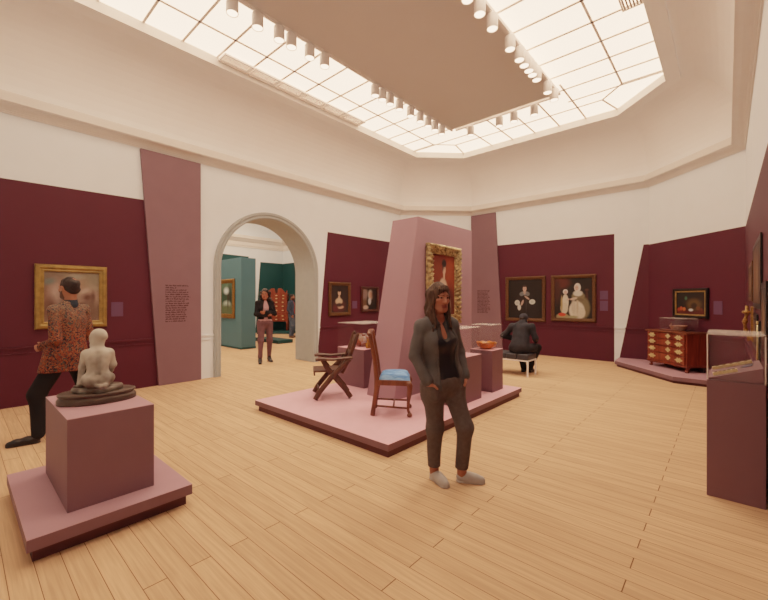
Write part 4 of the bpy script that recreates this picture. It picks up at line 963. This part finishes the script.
def foot_dir(heel, toe): h, t = V3((*heel, 0)), V3((*toe, 0)); d = t-h; L_ = np.linalg.norm(d); return h, d/L_, L_
def foot_core(ank, heel, toe):
    h, d, L_ = foot_dir(heel, toe); up = V3((0, 0, 1))
    return [C(ank, h+d*.045+up*.045, .034, .034, .02), C(h+d*.045+up*.042, h+d*(L_-.07)+up*.03, .034, .03, .02), C(h+d*(L_-.08)+up*.028, h+d*(L_-.035)+up*.024, .028, .022, .015)]
def shoe_prims(heel, toe, ank=None, wid=.043, boot=0, heelh=0):
    h, d, L_ = foot_dir(heel, toe); up = V3((0, 0, 1)); sd = np.cross(d, up); z = heelh
    L = [C(h+d*.04+up*(.042+z), h+d*.10+up*(.04+z*.7), .041, .042, .03), C(h+d*.10+up*(.036+z*.6), h+d*(L_-.085)+up*.028, .041, wid, .03), C(h+d*(L_-.09)+up*.027, h+d*(L_-.038)+up*.024, wid, .034, .02),
         C(h+d*.038+up*.008, h+d*(L_-.045)+up*.008, .042, .042, .006, up, .3)]
    if ank is not None and boot: L.append(C(h+d*.06+up*(.06+z), V3(ank)+up*boot, .045, .046, .03))
    if heelh: L.append(C(h+d*.03, h+d*.03+up*(.04+z), .022, .036, .01))
    L.append(CUT((0, 0, .0008), (0, 0, -1)))
    return L
def limb(a, m, b, r, k=.03):
    return [C(a, m, r[0], r[1], k), C(m, b, r[1], r[2], k)]
def torso(J, off, male, low=None):
    w = 1.1 if male else 1.0; sx = V3(J['shR'])-V3(J['shL']); sx[2] = 0; yaw = math.atan2(sx[1], sx[0]); R = rotm(yaw); Rp = rotm(J.get('pyaw', 0)); Rm = rotm((yaw+J.get('pyaw', 0))/2)
    pv, wa, ch = V3(J['pelvis']), V3(J['waist']), V3(J['chest'])
    L = [E_(pv, [(.155 if male else .168)+off, .118+off, .125+off], Rp, .05), E_(wa, [.128*w+off, .098*w+off, .15+off], Rm, .08), E_(ch, [.15*w+off, .108*w+off, .17+off], R, .08)]
    sr, sl = V3(J['shR']), V3(J['shL']); mid = (sr+sl)/2; nb = V3(J['neck'])
    s1, s2 = mid+(sr-mid)*.74, mid+(sl-mid)*.74; dn = V3((0, 0, -.012))
    L += [C(s1+dn, s2+dn, .05+off, .05+off, .05), C(mid*.3+sr*.7+dn, nb, .04+off, .042+off, .05), C(mid*.3+sl*.7+dn, nb, .04+off, .042+off, .05)]
    if not male:
        for s in (-1, 1): L.append(E_(ch+R @ np.array([s*.062, .066, -.005]), [.058+off, .052+off, .062+off], None, .06))
    return L

def person(label, loc, rz, J, spec, h=.006, group=None):
    t = thing('person', label, 'person', loc, rz, group)
    male = spec.get('male', False); q = spec.get('head', 1.0)
    hc, hR = J['head'], rotm(*J.get('hrot', (0, 0, 0)))
    body = torso(J, -.012, male)
    for s in 'RL':
        body += limb(J['hip'+s], J['knee'+s], J['ank'+s], (.082, .052, .036)); body += foot_core(J['ank'+s], *J['foot'+s])
        body += [C(V3(J['knee'+s])*.6+V3(J['ank'+s])*.4, V3(J['knee'+s])*.4+V3(J['ank'+s])*.6, .046, .042, .03)]
        body += limb(J['sh'+s], J['el'+s], J['wr'+s], (.036, .027, .024)); body += hand_prims(J['wr'+s], *J['hand'+s], curl=spec.get('curl', .6), sc_=spec.get('hands', .95))
    body += head_prims(hc, hR, q, male, J['neck'])
    b = sdf_obj('body', body, M['skin'], t, h, None, head_paint(hc, hR, q, spec['skin'], spec['lip'], spec['brow'], spec.get('beard')))
    for nm, prims, m, wr in spec['clothes'](J, hc, hR, q): sdf_obj(nm, prims, m, t, h, wr)
    return t

def cloth(name, c, rough=.85, var=.12, scale=14, bump=.3): return mat(name, srgb(*c), rough, var, scale, bump, 160, spec=.15)
HAIRB = wood_mat('dark_brown_hair', srgb(38, 27, 21), srgb(100, 74, 57), .6, (30, 30, 3), 3, .15)
HAIRK = wood_mat('black_hair', srgb(20, 15, 14), srgb(52, 38, 32), .55, (12, 12, 12), 3, .3)

# --- the standing woman in the middle
def legs(J, r, k=.04, mid=None):
    L = [E_(J['pelvis'], [.170, .122, .10], rotm(J.get('pyaw', 0)), .03)]
    for s in 'RL': L += limb(J['hip'+s], J['knee'+s], J['ank'+s], r, k)
    return L
def woman_clothes(J, hc, hR, q):
    gj, bl, tr, sh = cloth('grey_wool', (98, 92, 85)), mat('black_silk', srgb(36, 34, 36), .42, .12, 10, .15, 60, spec=.4), cloth('brown_check_wool', (98, 86, 77), scale=30), mat('beige_leather', srgb(186, 170, 150), .5, .06, 20)
    f, rt, up = V3((.32, .95, 0)), V3((.95, -.32, 0)), V3((0, 0, 1)); ne, ch, wa, pv = V3(J['neck']), V3(J['chest']), V3(J['waist']), V3(J['pelvis'])
    blouse = torso(J, .003, False)+[C(ne+f*.075+up*.04, ch+f*.135+up*.045, .07, .036, .008, op='-'), C(ne+up*.08, ne+f*.02-up*.01, .062, .058, .01, op='-'), CUT((0, 0, .88), (0, 0, -1)), CUT((0, 0, 1.385), (0, 0, 1))]
    jk = torso(J, .015, False)+[C(pv+up*.04, pv-up*.06, .145, .158, .06, f, .76)]
    for s in 'RL':
        jk += limb(J['sh'+s], J['el'+s], J['wr'+s], (.050, .045, .039), .014); jk.append(E_(V3(J['sh'+s])+V3((0, 0, -.014)), [.052, .054, .052], None, .03))
    jk += [C(ne+f*.10-rt*.015+up*.04, ch+f*.15-rt*.012, .066, .100, .008, op='-'), C(ch+f*.15-rt*.012, pv+f*.17-rt*.01-up*.1, .100, .105, .008, op='-'), CUT((0, 0, .80), (0, 0, -1)), C(ne+up*.1, ne+f*.02+up*.005, .066, .058, .01, op='-')]
    jk += [C(ne+rt*.055+f*.01+up*.01, ch+f*.108+rt*.085+up*.02, .015, .021, .008, f, .5), C(ch+f*.108+rt*.085+up*.02, wa+f*.098+rt*.095, .021, .010, .01, f, .6), C(wa+f*.098+rt*.095, pv+f*.105+rt*.10-up*.03, .010, .010, .01, f, .6)]
    for s in 'RL':
        e_, w_ = V3(J['el'+s]), V3(J['wr'+s]); jk.append(C(e_*.15+w_*.85, e_*.02+w_*.98, .043, .043, .008))
    t_ = legs(J, (.092, .068, .053))+[C(wa-up*.06, pv, .118, .145, .04, f, .74)]
    for s in 'RL': t_.append(C(V3(J['hip'+s])-f*.03, V3(J['hip'+s])-f*.03-up*.06, .092, .088, .05))
    t_ += [C(V3(J['wrR'])-rt*.045+f*.01-up*.05, V3(J['wrR'])-rt*.055+f*.03-up*.13, .045, .035, .04), C(V3(J['wrL'])+rt*.035-f*.02-up*.05, V3(J['wrL'])+rt*.05-f*.01-up*.13, .046, .036, .04)]
    t_ += [CUT((0, 0, .118), (0, 0, -1)), CUT((0, 0, .945), (0, 0, 1))]
    P = lambda x, y, z: V3(hc)+hR @ np.array([x, y, z])*q
    hair = [E_(P(0, -.012, .032), [.084, .104, .095], hR, .02), C(P(0, -.06, .0), P(0, -.065, -.14), .072, .066, .04), C(P(0, -.065, -.12), P(0, -.07, -.25), .07, .045, .04, hR @ np.array([0, 1, 0]), .6)]
    for s in (-1, 1):
        for i in range(5):
            y = -.06+.022*i; hair += [C(P(s*.066, y*.9, .05), P(s*(.076+.004*math.sin(i*2)), y*.95-.002, -.09), .018, .02, .014), C(P(s*.076, y*.95, -.09), P(s*(.084+.006*(i % 2)), y*.9+.015, -.215-.012*i), .02, .012, .012)]
    hair.append(E_(P(0, .120, -.032), [.060, .07, .108], hR, .014, '-'))
    for s in (-1, 1): hair += [C(P(s*.070, .035, .03), P(s*.073, .03, -.1), .014, .016, .012), C(P(s*.073, .03, -.1), P(s*.075, .085, -.235), .02, .012, .012), C(P(s*.08, .0, -.12), P(s*.09, .072, -.27), .02, .010, .012)]
    for i in range(9):
        x = -.052+.013*i; zz = .098-3*x*x; hair += [C(P(x*.72, .058, zz), P(x*.95, .083-6*x*x, .070), .008, .0065, .006), C(P(x*.95, .083-6*x*x, .070), P(x*1.06, .0855-8*x*x, .044-.006*(i % 2)-2*x*x), .0065, .003, .004)]
    sh_ = {}
    for s in 'RL':
        a = V3(J['ank'+s]); sh_[s] = shoe_prims(*J['foot'+s]); sh_[s].insert(-1, C(a+V3((0, 0, .10)), a+V3((0, 0, -.002)), .05, .035, .01, op='-'))
    return [('blouse', blouse, bl, (.003, 30, 2)), ('jacket', jk, gj, (.0045, 26, 3)), ('trousers', t_, tr, (.004, 22, 4)), ('hair', hair, HAIRB, (.003, 40, 5)), ('shoe', sh_['R'], sh, None), ('shoe', sh_['L'], sh, None)]
JW = dict(pelvis=(.005, 0, .855), waist=(.015, -.015, 1.01), chest=(.03, -.035, 1.18), neck=(.038, -.038, 1.385), shR=(.172, -.092, 1.312), shL=(-.105, .012, 1.315), pyaw=-.30,
          hipR=(.09, -.03, .81), hipL=(-.075, .03, .81), kneeR=(.06, -.045, .465), kneeL=(-.085, .15, .48), ankR=(-.012, -.105, .085), ankL=(-.14, .085, .085),
          footR=((-.03, -.146), (.05, .082)), footL=((-.117, .046), (-.25, .245)), elR=(.232, -.115, 1.065), wrR=(.205, -.01, .875), elL=(-.185, .03, 1.07), wrL=(-.15, .11, .885),
          handR=((-.38, .18, -.92), (.3, 1, .3), (-1, .3, 0)), handL=((.33, -.12, -.92), (.3, 1, .3), (1, -.3, 0)), head=(.048, -.012, 1.535), hrot=(-.32, -.08, 0))
def at(lat, d): th = math.radians(41.8); return (-math.sin(th)*d+math.cos(th)*lat, math.cos(th)*d+math.sin(th)*lat, 0)
person('woman with long dark brown hair in grey blazer, hands in pockets, standing before the platform', (-1.746, 2.688, 0), math.radians(-93.2), JW,
       dict(skin=(176, 112, 84), lip=(152, 84, 70), brow=(40, 26, 20), clothes=woman_clothes, head=.98, curl=.5), h=.0045)

# --- the man in the patterned jacket
def paisley():
    m, nt, b = new_mat('patterned_jacket'); N, L = nt.nodes, nt.links
    tc = N.new('ShaderNodeTexCoord'); nz = N.new('ShaderNodeTexNoise'); nz.inputs['Scale'].default_value = 16; L.new(tc.outputs['Object'], nz.inputs['Vector'])
    ad = N.new('ShaderNodeMix'); ad.data_type = 'VECTOR'; ad.inputs['Factor'].default_value = .08; L.new(tc.outputs['Object'], ad.inputs['A']); L.new(nz.outputs['Color'], ad.inputs['B'])
    vo = N.new('ShaderNodeTexVoronoi'); vo.inputs['Scale'].default_value = 100; L.new(ad.outputs['Result'], vo.inputs['Vector'])
    sp = N.new('ShaderNodeSeparateColor'); L.new(vo.outputs['Color'], sp.inputs['Color']); rp = N.new('ShaderNodeValToRGB'); rp.color_ramp.interpolation = 'CONSTANT'; el = rp.color_ramp.elements
    el[0].color = srgb(138, 72, 46); el[1].position = .3; el[1].color = srgb(44, 42, 46)
    for p, c in ((.52, (150, 92, 60)), (.68, (78, 76, 66)), (.84, (124, 56, 42))): e = el.new(p); e.color = srgb(*c)
    L.new(sp.outputs['Red'], rp.inputs['Fac'])
    # bluer, darker on the shoulders and sleeves' tops
    sx = N.new('ShaderNodeSeparateXYZ'); L.new(tc.outputs['Object'], sx.inputs['Vector']); mr = N.new('ShaderNodeMapRange'); mr.inputs['From Min'].default_value = 1.15; mr.inputs['From Max'].default_value = 1.5; mr.inputs['To Max'].default_value = .65; L.new(sx.outputs['Z'], mr.inputs['Value'])
    mx = N.new('ShaderNodeMix'); mx.data_type = 'RGBA'; L.new(mr.outputs['Result'], mx.inputs['Factor']); L.new(rp.outputs['Color'], mx.inputs['A'])
    r2 = N.new('ShaderNodeValToRGB'); r2.color_ramp.interpolation = 'CONSTANT'; e2 = r2.color_ramp.elements; e2[0].color = srgb(150, 122, 88); e2[1].position = .4; e2[1].color = srgb(52, 60, 66); e = e2.new(.7); e.color = srgb(110, 104, 84)
    L.new(sp.outputs['Green'], r2.inputs['Fac']); L.new(r2.outputs['Color'], mx.inputs['B']); L.new(mx.outputs['Result'], b.inputs['Base Color']); b.inputs['Roughness'].default_value = .8; b.inputs['Specular IOR Level'].default_value = .15
    return m
def man_clothes(J, hc, hR, q):
    tr, sh, cl = cloth('black_wool', (34, 31, 30)), mat('black_leather', srgb(24, 22, 22), .4, .1, 20), cloth('slate_collar', (48, 56, 62))
    jk = torso(J, .018, True)+[C(V3(J['waist'])+V3((0, 0, -.02)), V3(J['pelvis'])+V3((0, .02, -.15)), .15, .185, .07, (0, 1, 0), .9), C(V3(J['hipL'])+V3((-.01, .02, .06)), V3(J['hipL'])*.6+V3(J['kneeL'])*.4, .108, .11, .05), C(V3(J['hipR'])+V3((.01, 0, .06)), V3(J['hipR'])*.6+V3(J['kneeR'])*.4, .12, .125, .05)]
    for s in 'RL': jk += limb(J['sh'+s], J['el'+s], J['wr'+s], (.064, .054, .044), .018); jk.append(E_(V3(J['sh'+s])+V3((0, 0, -.015)), [.066, .068, .062], None, .03))
    jk += [CUT((0, 0, .735), (0, 0, -1)), C(V3(J['neck'])+V3((0, 0, .12)), V3(J['neck'])+V3((0, 0, .035)), .07, .062, .01, op='-')]
    t_ = legs(J, (.105, .080, .062), .05)+[CUT((0, 0, .035), (0, 0, -1))]
    collar = [C(V3(J['neck'])+V3((0, -.005, -.01)), V3(J['neck'])+V3((0, .0, .02)), .076, .070, .01), C(V3(J['neck'])+V3((0, .03, .12)), V3(J['neck'])+V3((0, .02, .03)), .068, .06, .01, op='-')]
    P = lambda x, y, z: V3(hc)+hR @ np.array([x, y, z])*q
    hair = [E_(P(0, -.022, .034), [.083, .098, .086], hR, .02), E_(P(0, -.06, -.02), [.072, .05, .055], hR, .02), E_(P(.0, .11, -.02), [.085, .075, .085], hR, .01, '-'), E_(P(.022, -.075, .098), [.036, .038, .026], hR, .006, '-')]
    for s in (-1, 1): hair.append(E_(P(s*.08, .012, -.025), [.03, .03, .05], hR, .01, '-'))
    beard = [E_(P(0, .058, -.088), [.042, .036, .034], hR, .02), C(P(-.056, .012, -.055), P(-.02, .06, -.098), .02, .02, .02), C(P(.056, .012, -.055), P(.02, .06, -.098), .02, .02, .02), E_(P(0, .098, -.066), [.024, .02, .013], hR, .01, '-')]
    return [('jacket', jk, paisley(), (.005, 22, 3)), ('collar', collar, cl, None), ('trousers', t_, tr, (.006, 20, 4)), ('hair', hair, HAIRK, (.003, 60, 5)), ('beard', beard, HAIRK, (.003, 60, 6)), ('shoe', shoe_prims(*J['footR']), sh, None), ('shoe', shoe_prims(*J['footL']), sh, None)]
JM = dict(pelvis=(0, 0, .92), waist=(.015, .005, 1.09), chest=(.03, .0, 1.27), neck=(.03, -.01, 1.47), shR=(.19, -.01, 1.405), shL=(-.125, .02, 1.405), pyaw=.1,
          hipR=(.085, 0, .89), hipL=(-.08, .02, .89), kneeR=(.19, -.06, .50), kneeL=(-.175, .175, .49), ankR=(.30, -.20, .09), ankL=(-.215, .115, .09),
          footR=((.33, -.22), (.14, .0)), footL=((-.205, .10), (-.395, .30)), elR=(.235, -.04, 1.10), wrR=(.15, .18, 1.0), elL=(-.18, -.05, 1.085), wrL=(-.095, .19, 1.0),
          handR=((-.3, .9, -.2), (0, .3, 1), (-1, 0, 0)), handL=((.05, .95, -.2), (0, .2, 1), (1, .0, 0)), head=(.025, .0, 1.65), hrot=(-.12, -.05, 0))
person('bearded man in rust patterned jacket striding past the red wall', (-5.50, .835, 0), math.radians(126.9), JM,
       dict(male=True, skin=(178, 116, 84), lip=(140, 76, 66), brow=(34, 24, 20), beard=(34, 24, 20), clothes=man_clothes, head=1.02, curl=.7), h=.006)

# --- the woman under the arch
def arch_clothes(J, hc, hR, q):
    jc, tp, tr, bt = cloth('black_jacket', (32, 30, 30)), cloth('pale_pink_top', (204, 150, 142)), cloth('mauve_trousers', (112, 78, 76)), mat('black_boot', srgb(28, 24, 24), .4, .1, 20)
    top = torso(J, .004, False)+[CUT((0, 0, .96), (0, 0, -1)), CUT((0, 0, 1.50), (0, 0, 1))]
    jk = torso(J, .018, False)
    for s in 'RL': jk += limb(J['sh'+s], J['el'+s], J['wr'+s], (.054, .048, .04), .018); jk.append(E_(V3(J['sh'+s])+V3((0, 0, -.012)), [.056, .058, .054], None, .025))
    jk += [C(V3(J['neck'])+V3((0, .10, .03)), V3((0, .2, .9)), .05, .09, .01, op='-'), CUT((0, 0, 1.05), (0, 0, -1)), CUT((0, 0, 1.51), (0, 0, 1))]
    for s in 'RL': jk = jk[:-2]+limb(J['el'+s], V3(J['el'+s])*.3+V3(J['wr'+s])*.7, J['wr'+s], (.05, .046, .04))+jk[-2:]
    t_ = legs(J, (.10, .068, .05))+[C(V3(J['waist'])+V3((0, 0, -.08)), J['pelvis'], .125, .15, .04, (0, 1, 0), .74), CUT((0, 0, .14), (0, 0, -1)), CUT((0, 0, 1.05), (0, 0, 1))]
    P = lambda x, y, z: V3(hc)+hR @ np.array([x, y, z])*q
    hair = [E_(P(0, -.025, .04), [.09, .105, .095], hR, .02)]
    r = random.Random(4)
    for i in range(34):
        a = r.uniform(.9, PI*2-.9); z = r.uniform(-.15, .06); hair.append(E_(P(.1*math.sin(a), -.0+.09*math.cos(a)*1.0-.03, z), [.035]*3, None, .015))
    hair.append(E_(P(0, .10, -.03), [.062, .07, .085], hR, .01, '-'))
    return [('top', top, tp, (.003, 30, 2)), ('jacket', jk, jc, (.004, 26, 3)), ('trousers', t_, tr, (.005, 22, 4)), ('hair', hair, HAIRK, (.004, 60, 5)), ('ankle_boot', shoe_prims(*J['footR'], J['ankR'], .038, .07, .03), bt, None), ('ankle_boot', shoe_prims(*J['footL'], J['ankL'], .038, .07, .03), bt, None)]
JA = dict(pelvis=(0, 0, .98), waist=(.0, -.01, 1.14), chest=(.0, -.015, 1.31), neck=(.0, -.02, 1.49), shR=(.165, -.02, 1.44), shL=(-.165, -.02, 1.44), pyaw=0,
          hipR=(.088, 0, .94), hipL=(-.088, 0, .94), kneeR=(.11, .06, .54), kneeL=(-.12, -.03, .54), ankR=(.126, .06, .12), ankL=(-.132, -.14, .12),
          footR=((.115, .01), (.16, .22)), footL=((-.125, -.2), (-.17, .02)), elR=(.215, .05, 1.17), wrR=(.0, .185, 1.15), elL=(-.215, .06, 1.18), wrL=(.01, .20, 1.215),
          handR=((-.95, .05, .15), (0, .2, 1), (0, -1, 0)), handL=((.95, -.05, -.05), (0, .2, 1), (0, -1, 0)), head=(.0, .01, 1.645), hrot=(-.45, -.02, .05))
person('woman with curly dark hair and crossed arms in mauve trousers standing in the archway', (-8.28, 4.97, 0), math.radians(-107.5), JA,
       dict(skin=(170, 104, 76), lip=(150, 64, 56), brow=(34, 22, 18), clothes=arch_clothes, head=1.02, curl=.5), h=.007)

# --- the man far away in the next room
def far_clothes(J, hc, hR, q):
    jc, je, sh, si = cloth('slate_jacket', (60, 66, 76)), cloth('grey_blue_jeans', (84, 92, 100)), mat('brown_shoe', srgb(96, 62, 40), .5, .1, 20), cloth('rust_shirt', (150, 70, 62))
    shirt = torso(J, .003, True)+[CUT((0, 0, .95), (0, 0, -1)), CUT((0, 0, 1.49), (0, 0, 1))]
    jk = torso(J, .018, True)
    for s in 'RL': jk += limb(J['sh'+s], J['el'+s], J['wr'+s], (.07, .056, .044))
    jk += [C(V3(J['neck'])+V3((0, .1, .02)), V3((0, .2, .7)), .045, .07, .01, op='-'), CUT((0, 0, .80), (0, 0, -1)), CUT((0, 0, 1.5), (0, 0, 1))]
    t_ = legs(J, (.10, .072, .058))+[CUT((0, 0, .05), (0, 0, -1))]
    P = lambda x, y, z: V3(hc)+hR @ np.array([x, y, z])*q
    hair = [E_(P(0, -.022, .04), [.084, .098, .088], hR, .02), E_(P(0, .11, -.02), [.085, .075, .085], hR, .01, '-')]
    return [('shirt', shirt, si, None), ('jacket', jk, jc, (.005, 24, 3)), ('jeans', t_, je, (.005, 20, 4)), ('hair', hair, HAIRK, (.003, 60, 5)), ('shoe', shoe_prims(*J['footR']), sh, None), ('shoe', shoe_prims(*J['footL']), sh, None)]
JF = dict(pelvis=(0, 0, .92), waist=(0, 0, 1.08), chest=(0, 0, 1.26), neck=(0, -.01, 1.45), shR=(.18, 0, 1.40), shL=(-.18, 0, 1.40), hipR=(.085, 0, .89), hipL=(-.085, 0, .89), kneeR=(.09, .03, .49), kneeL=(-.09, .0, .49),
          ankR=(.10, -.02, .09), ankL=(-.10, -.06, .09), footR=((.1, -.07), (.13, .19)), footL=((-.1, -.11), (-.13, .15)), elR=(.24, -.03, 1.12), wrR=(.23, .12, .92), elL=(-.24, -.03, 1.12), wrL=(-.23, .1, .9),
          handR=((0, .3, -.9), (0, 1, 0), (-1, 0, 0)), handL=((0, .3, -.9), (0, 1, 0), (1, 0, 0)), head=(0, .02, 1.61), hrot=(0, .05, 0))
person('man in slate jacket and jeans standing beyond the archway near the tall chest', (-12.98, 9.0, 0), math.radians(-65.7), JF,
       dict(male=True, skin=(150, 96, 72), lip=(120, 66, 58), brow=(30, 22, 18), beard=(36, 26, 22), clothes=far_clothes, curl=.5), h=.009)

# --- the man on the bench, seen from behind
def sit_clothes(J, hc, hR, q):
    co_, tr, sh, cp = cloth('charcoal_coat', (50, 48, 48)), cloth('dark_trousers', (38, 36, 36)), mat('black_shoe', srgb(26, 24, 24), .4, .1, 20), cloth('grey_cap', (58, 56, 58))
    jk = torso(J, .022, True)+[C(V3(J['waist']), V3(J['pelvis'])+V3((0, -.02, .0)), .165, .185, .06, (0, 1, 0), .75), C(V3(J['pelvis'])+V3((-.12, .02, -.02)), V3(J['pelvis'])+V3((-.17, .2, -.01)), .095, .085, .05), C(V3(J['pelvis'])+V3((.12, .02, -.02)), V3(J['pelvis'])+V3((.2, .2, -.01)), .095, .09, .05)]
    for s in 'RL': jk += limb(J['sh'+s], J['el'+s], J['wr'+s], (.07, .06, .05), .02); jk.append(E_(V3(J['sh'+s])+V3((0, 0, -.02)), [.075, .072, .07], None, .04))
    jk.append(C(V3(J['neck'])+V3((0, -.02, 0)), V3(J['neck'])+V3((0, .01, .05)), .075, .075, .03))
    jk.append(CUT((0, 0, .4415), (0, 0, -1)))
    t_ = legs(J, (.098, .078, .058))+[CUT((0, 0, .05), (0, 0, -1))]
    P = lambda x, y, z: V3(hc)+hR @ np.array([x, y, z])*q
    cap = [E_(P(0, -.012, .045), [.088, .104, .084], hR, .01), C(P(-.04, .09, .03), P(.04, .09, .03), .03, .03, .02, hR @ np.array([0, 0, 1]), .3), CUT(P(0, 0, .0), hR @ np.array([0, .2, -1.]))]
    hair = [E_(P(0, -.02, .015), [.081, .096, .082], hR, .02), E_(P(0, .11, -.02), [.085, .075, .085], hR, .01, '-')]
    return [('coat', jk, co_, (.007, 20, 3)), ('trousers', t_, tr, (.006, 20, 4)), ('cap', cap, cp, None), ('hair', hair, HAIRK, (.003, 60, 5)), ('shoe', shoe_prims(*J['footR']), sh, None), ('shoe', shoe_prims(*J['footL']), sh, None)]
JS = dict(pelvis=(0, 0, .56), waist=(.0, .05, .70), chest=(.0, .115, .86), neck=(.0, .17, 1.02), shR=(.19, .12, .97), shL=(-.19, .12, .965), pyaw=0,
          hipR=(.1, .03, .545), hipL=(-.1, .03, .545), kneeR=(.19, .46, .53), kneeL=(-.19, .46, .53), ankR=(.06, .40, .09), ankL=(-.06, .36, .09),
          footR=((.06, .34), (.08, .60)), footL=((-.06, .3), (-.09, .56)), elR=(.27, .14, .75), wrR=(.2, .34, .68), elL=(-.365, .08, .76), wrL=(-.19, .30, .68),
          handR=((-.2, .8, -.2), (-1, .2, .2), (0, 0, -1)), handL=((.2, .8, -.2), (1, .2, .2), (0, 0, -1)), head=(.0, .225, 1.105), hrot=(0, -.25, 0))
person('seated man in charcoal coat and grey cap on the bench, seen from behind', (-3.13, 7.60, 0), 0, JS,
       dict(male=True, skin=(168, 112, 86), lip=(130, 76, 66), brow=(40, 30, 24), clothes=sit_clothes, curl=.5), h=.008)

# ------------------------------------------------------------------ the kneeling sculpture
def sculpture():
    t = thing('sculpture', 'cream kneeling nude sculpture on oval bronze base atop the square mauve pedestal', 'sculpture', (-3.56, .725, .756), math.radians(78))
    brz = mat('bronze_patina', srgb(84, 66, 52), .45, .2, 20, .1, 60, metal=.2); crm = None
    m, nt, b = new_mat('aged_shaded_plaster'); N, L = nt.nodes, nt.links
    tc = N.new('ShaderNodeTexCoord'); nz = N.new('ShaderNodeTexNoise'); nz.inputs['Scale'].default_value = 9; L.new(tc.outputs['Object'], nz.inputs['Vector'])
    ge = N.new('ShaderNodeNewGeometry'); sp = N.new('ShaderNodeSeparateXYZ'); L.new(tc.outputs['Object'], sp.inputs['Vector'])
    mr = N.new('ShaderNodeMapRange'); mr.inputs['From Min'].default_value = .1; mr.inputs['From Max'].default_value = .42; mr.inputs['To Min'].default_value = -.05; mr.inputs['To Max'].default_value = .42; L.new(sp.outputs['Z'], mr.inputs['Value'])  # shading painted into the plaster by height, darker towards the knees
    ad = N.new('ShaderNodeMath'); ad.operation = 'ADD'; L.new(nz.outputs['Fac'], ad.inputs[0]); L.new(mr.outputs['Result'], ad.inputs[1])
    rp = N.new('ShaderNodeValToRGB'); rp.color_ramp.elements[0].position = .42; rp.color_ramp.elements[0].color = srgb(88, 68, 52); rp.color_ramp.elements[1].position = .82; rp.color_ramp.elements[1].color = srgb(200, 182, 154)
    L.new(ad.outputs['Value'], rp.inputs['Fac']); L.new(rp.outputs['Color'], b.inputs['Base Color']); b.inputs['Roughness'].default_value = .5
    ob_ = lambda nm, prof, sx, sy, mm, z=0: ob(nm, MB().lathe(prof, 56, (0, 0, z), None, sx, sy), mm, t, True)
    ob_('lower_base', [(.0, 0), (.99, 0), (1.0, .006), (1.0, .03), (.97, .042), (.93, .046), (.93, .052), (.97, .058), (.985, .066), (.975, .074), (.93, .078), (0, .078)], .245, .165, brz)
    Rz = 0
    ob_('upper_base', [(.0, .078), (.98, .078), (1.0, .085), (1.0, .102), (.96, .112), (0, .112)], .16, .122, m)
    # figure faces local +Y (away from viewer); right = +X
    z = .112; s = 1.0
    B = lambda x, y, zz: (x, y, z+zz)
    L_ = [E_(B(0, -.055, .062), [.085, .062, .058], None, .02), E_(B(.0, -.042, .135), [.066, .05, .075], None, .04), E_(B(0, -.015, .215), [.078, .05, .07], None, .05),
          C(B(-.066, -.002, .248), B(.066, -.002, .248), .03, .03, .04), C(B(0, .0, .262), B(0, .02, .315), .028, .026, .03)]
    for sg in (-1, 1):
        L_ += [E_(B(sg*.04, -.085, .045), [.045, .042, .045], None, .02), C(B(sg*.055, -.04, .05), B(sg*.075, .10, .042), .045, .032, .03), C(B(sg*.075, .10, .03), B(sg*.045, -.085, .02), .03, .021, .02),
               C(B(sg*.045, -.085, .02), B(sg*.015+.03, -.155, .014), .019, .015, .015), E_(B(sg*.016+.03, -.148, .02), [.016, .024, .013], None, .012)]
        L_.append(E_(B(sg*.035, -.04, .22), [.03, .022, .04], None, .03))
    L_ += [C(B(0, -.092, .10), B(0, -.066, .25), .008, .006, .03, op='-')]
    L_ += [C(B(-.077, -.002, .242), B(-.094, .0, .15), .026, .022, .016), C(B(-.094, .0, .15), B(-.108, -.02, .03), .022, .016, .012), C(B(-.108, -.02, .03), B(-.118, .01, .012), .016, .012, .01)]
    for i in range(4): L_.append(C(B(-.135+.012*i, .0, .012), B(-.142+.014*i, .038-.004*abs(i-1.5), .008), .006, .005, .004))
    L_.append(C(B(-.112, -.02, .02), B(-.095, .012, .012), .007, .006, .006))
    L_ += [C(B(.077, -.002, .242), B(.094, .01, .15), .026, .022, .016), C(B(.094, .01, .15), B(.085, .085, .095), .022, .015, .02), C(B(.085, .085, .095), B(.07, .115, .085), .014, .011, .01)]
    for i in range(4): L_.append(C(B(.08-.009*i, .11, .085), B(.076-.011*i, .142, .075), .006, .005, .004))
    L_.append(C(B(.075, .1, .09), B(.06, .115, .098), .007, .006, .006))
    hR = rotm(.85, -.12); hcz = V3(B(0, .022, .36))
    L_ += head_prims(hcz, hR, .56, False, B(0, .008, .29))
    P = lambda x, y, zz: hcz+hR @ np.array([x, y, zz])*.56
    L_ += [E_(P(0, -.02, .03), np.array([.084, .1, .092])*.56, hR, .012), E_(P(0, -.1, .0), np.array([.04, .03, .04])*.56, hR, .012)]
    sdf_obj('figure', L_, m, t, .0038)
sculpture()

# ------------------------------------------------------------------ camera, light
cam = bpy.data.cameras.new('camera'); co = bpy.data.objects.new('camera', cam); col.objects.link(co)
cam.sensor_width = 36; cam.sensor_fit = 'HORIZONTAL'; cam.lens = 18.0; cam.clip_start = .02
co.location = (0, 0, 1.52); co.rotation_euler = (PI/2, 0, math.radians(41.8)); cam.shift_y = -.5/768
sc.camera = co
w = bpy.data.worlds.new('world'); sc.world = w; w.use_nodes = True
w.node_tree.nodes['Background'].inputs['Color'].default_value = (.9, .75, .65, 1); w.node_tree.nodes['Background'].inputs['Strength'].default_value = .05
sc.view_settings.view_transform = 'Filmic'; sc.view_settings.look = 'Medium Contrast'; sc.view_settings.exposure = EXPO
try:
    sc.cycles.use_denoising = True; sc.cycles.max_bounces = 10; sc.cycles.diffuse_bounces = 6; sc.cycles.transparent_max_bounces = 16
    sc.cycles.sample_clamp_indirect = 6
except Exception: pass
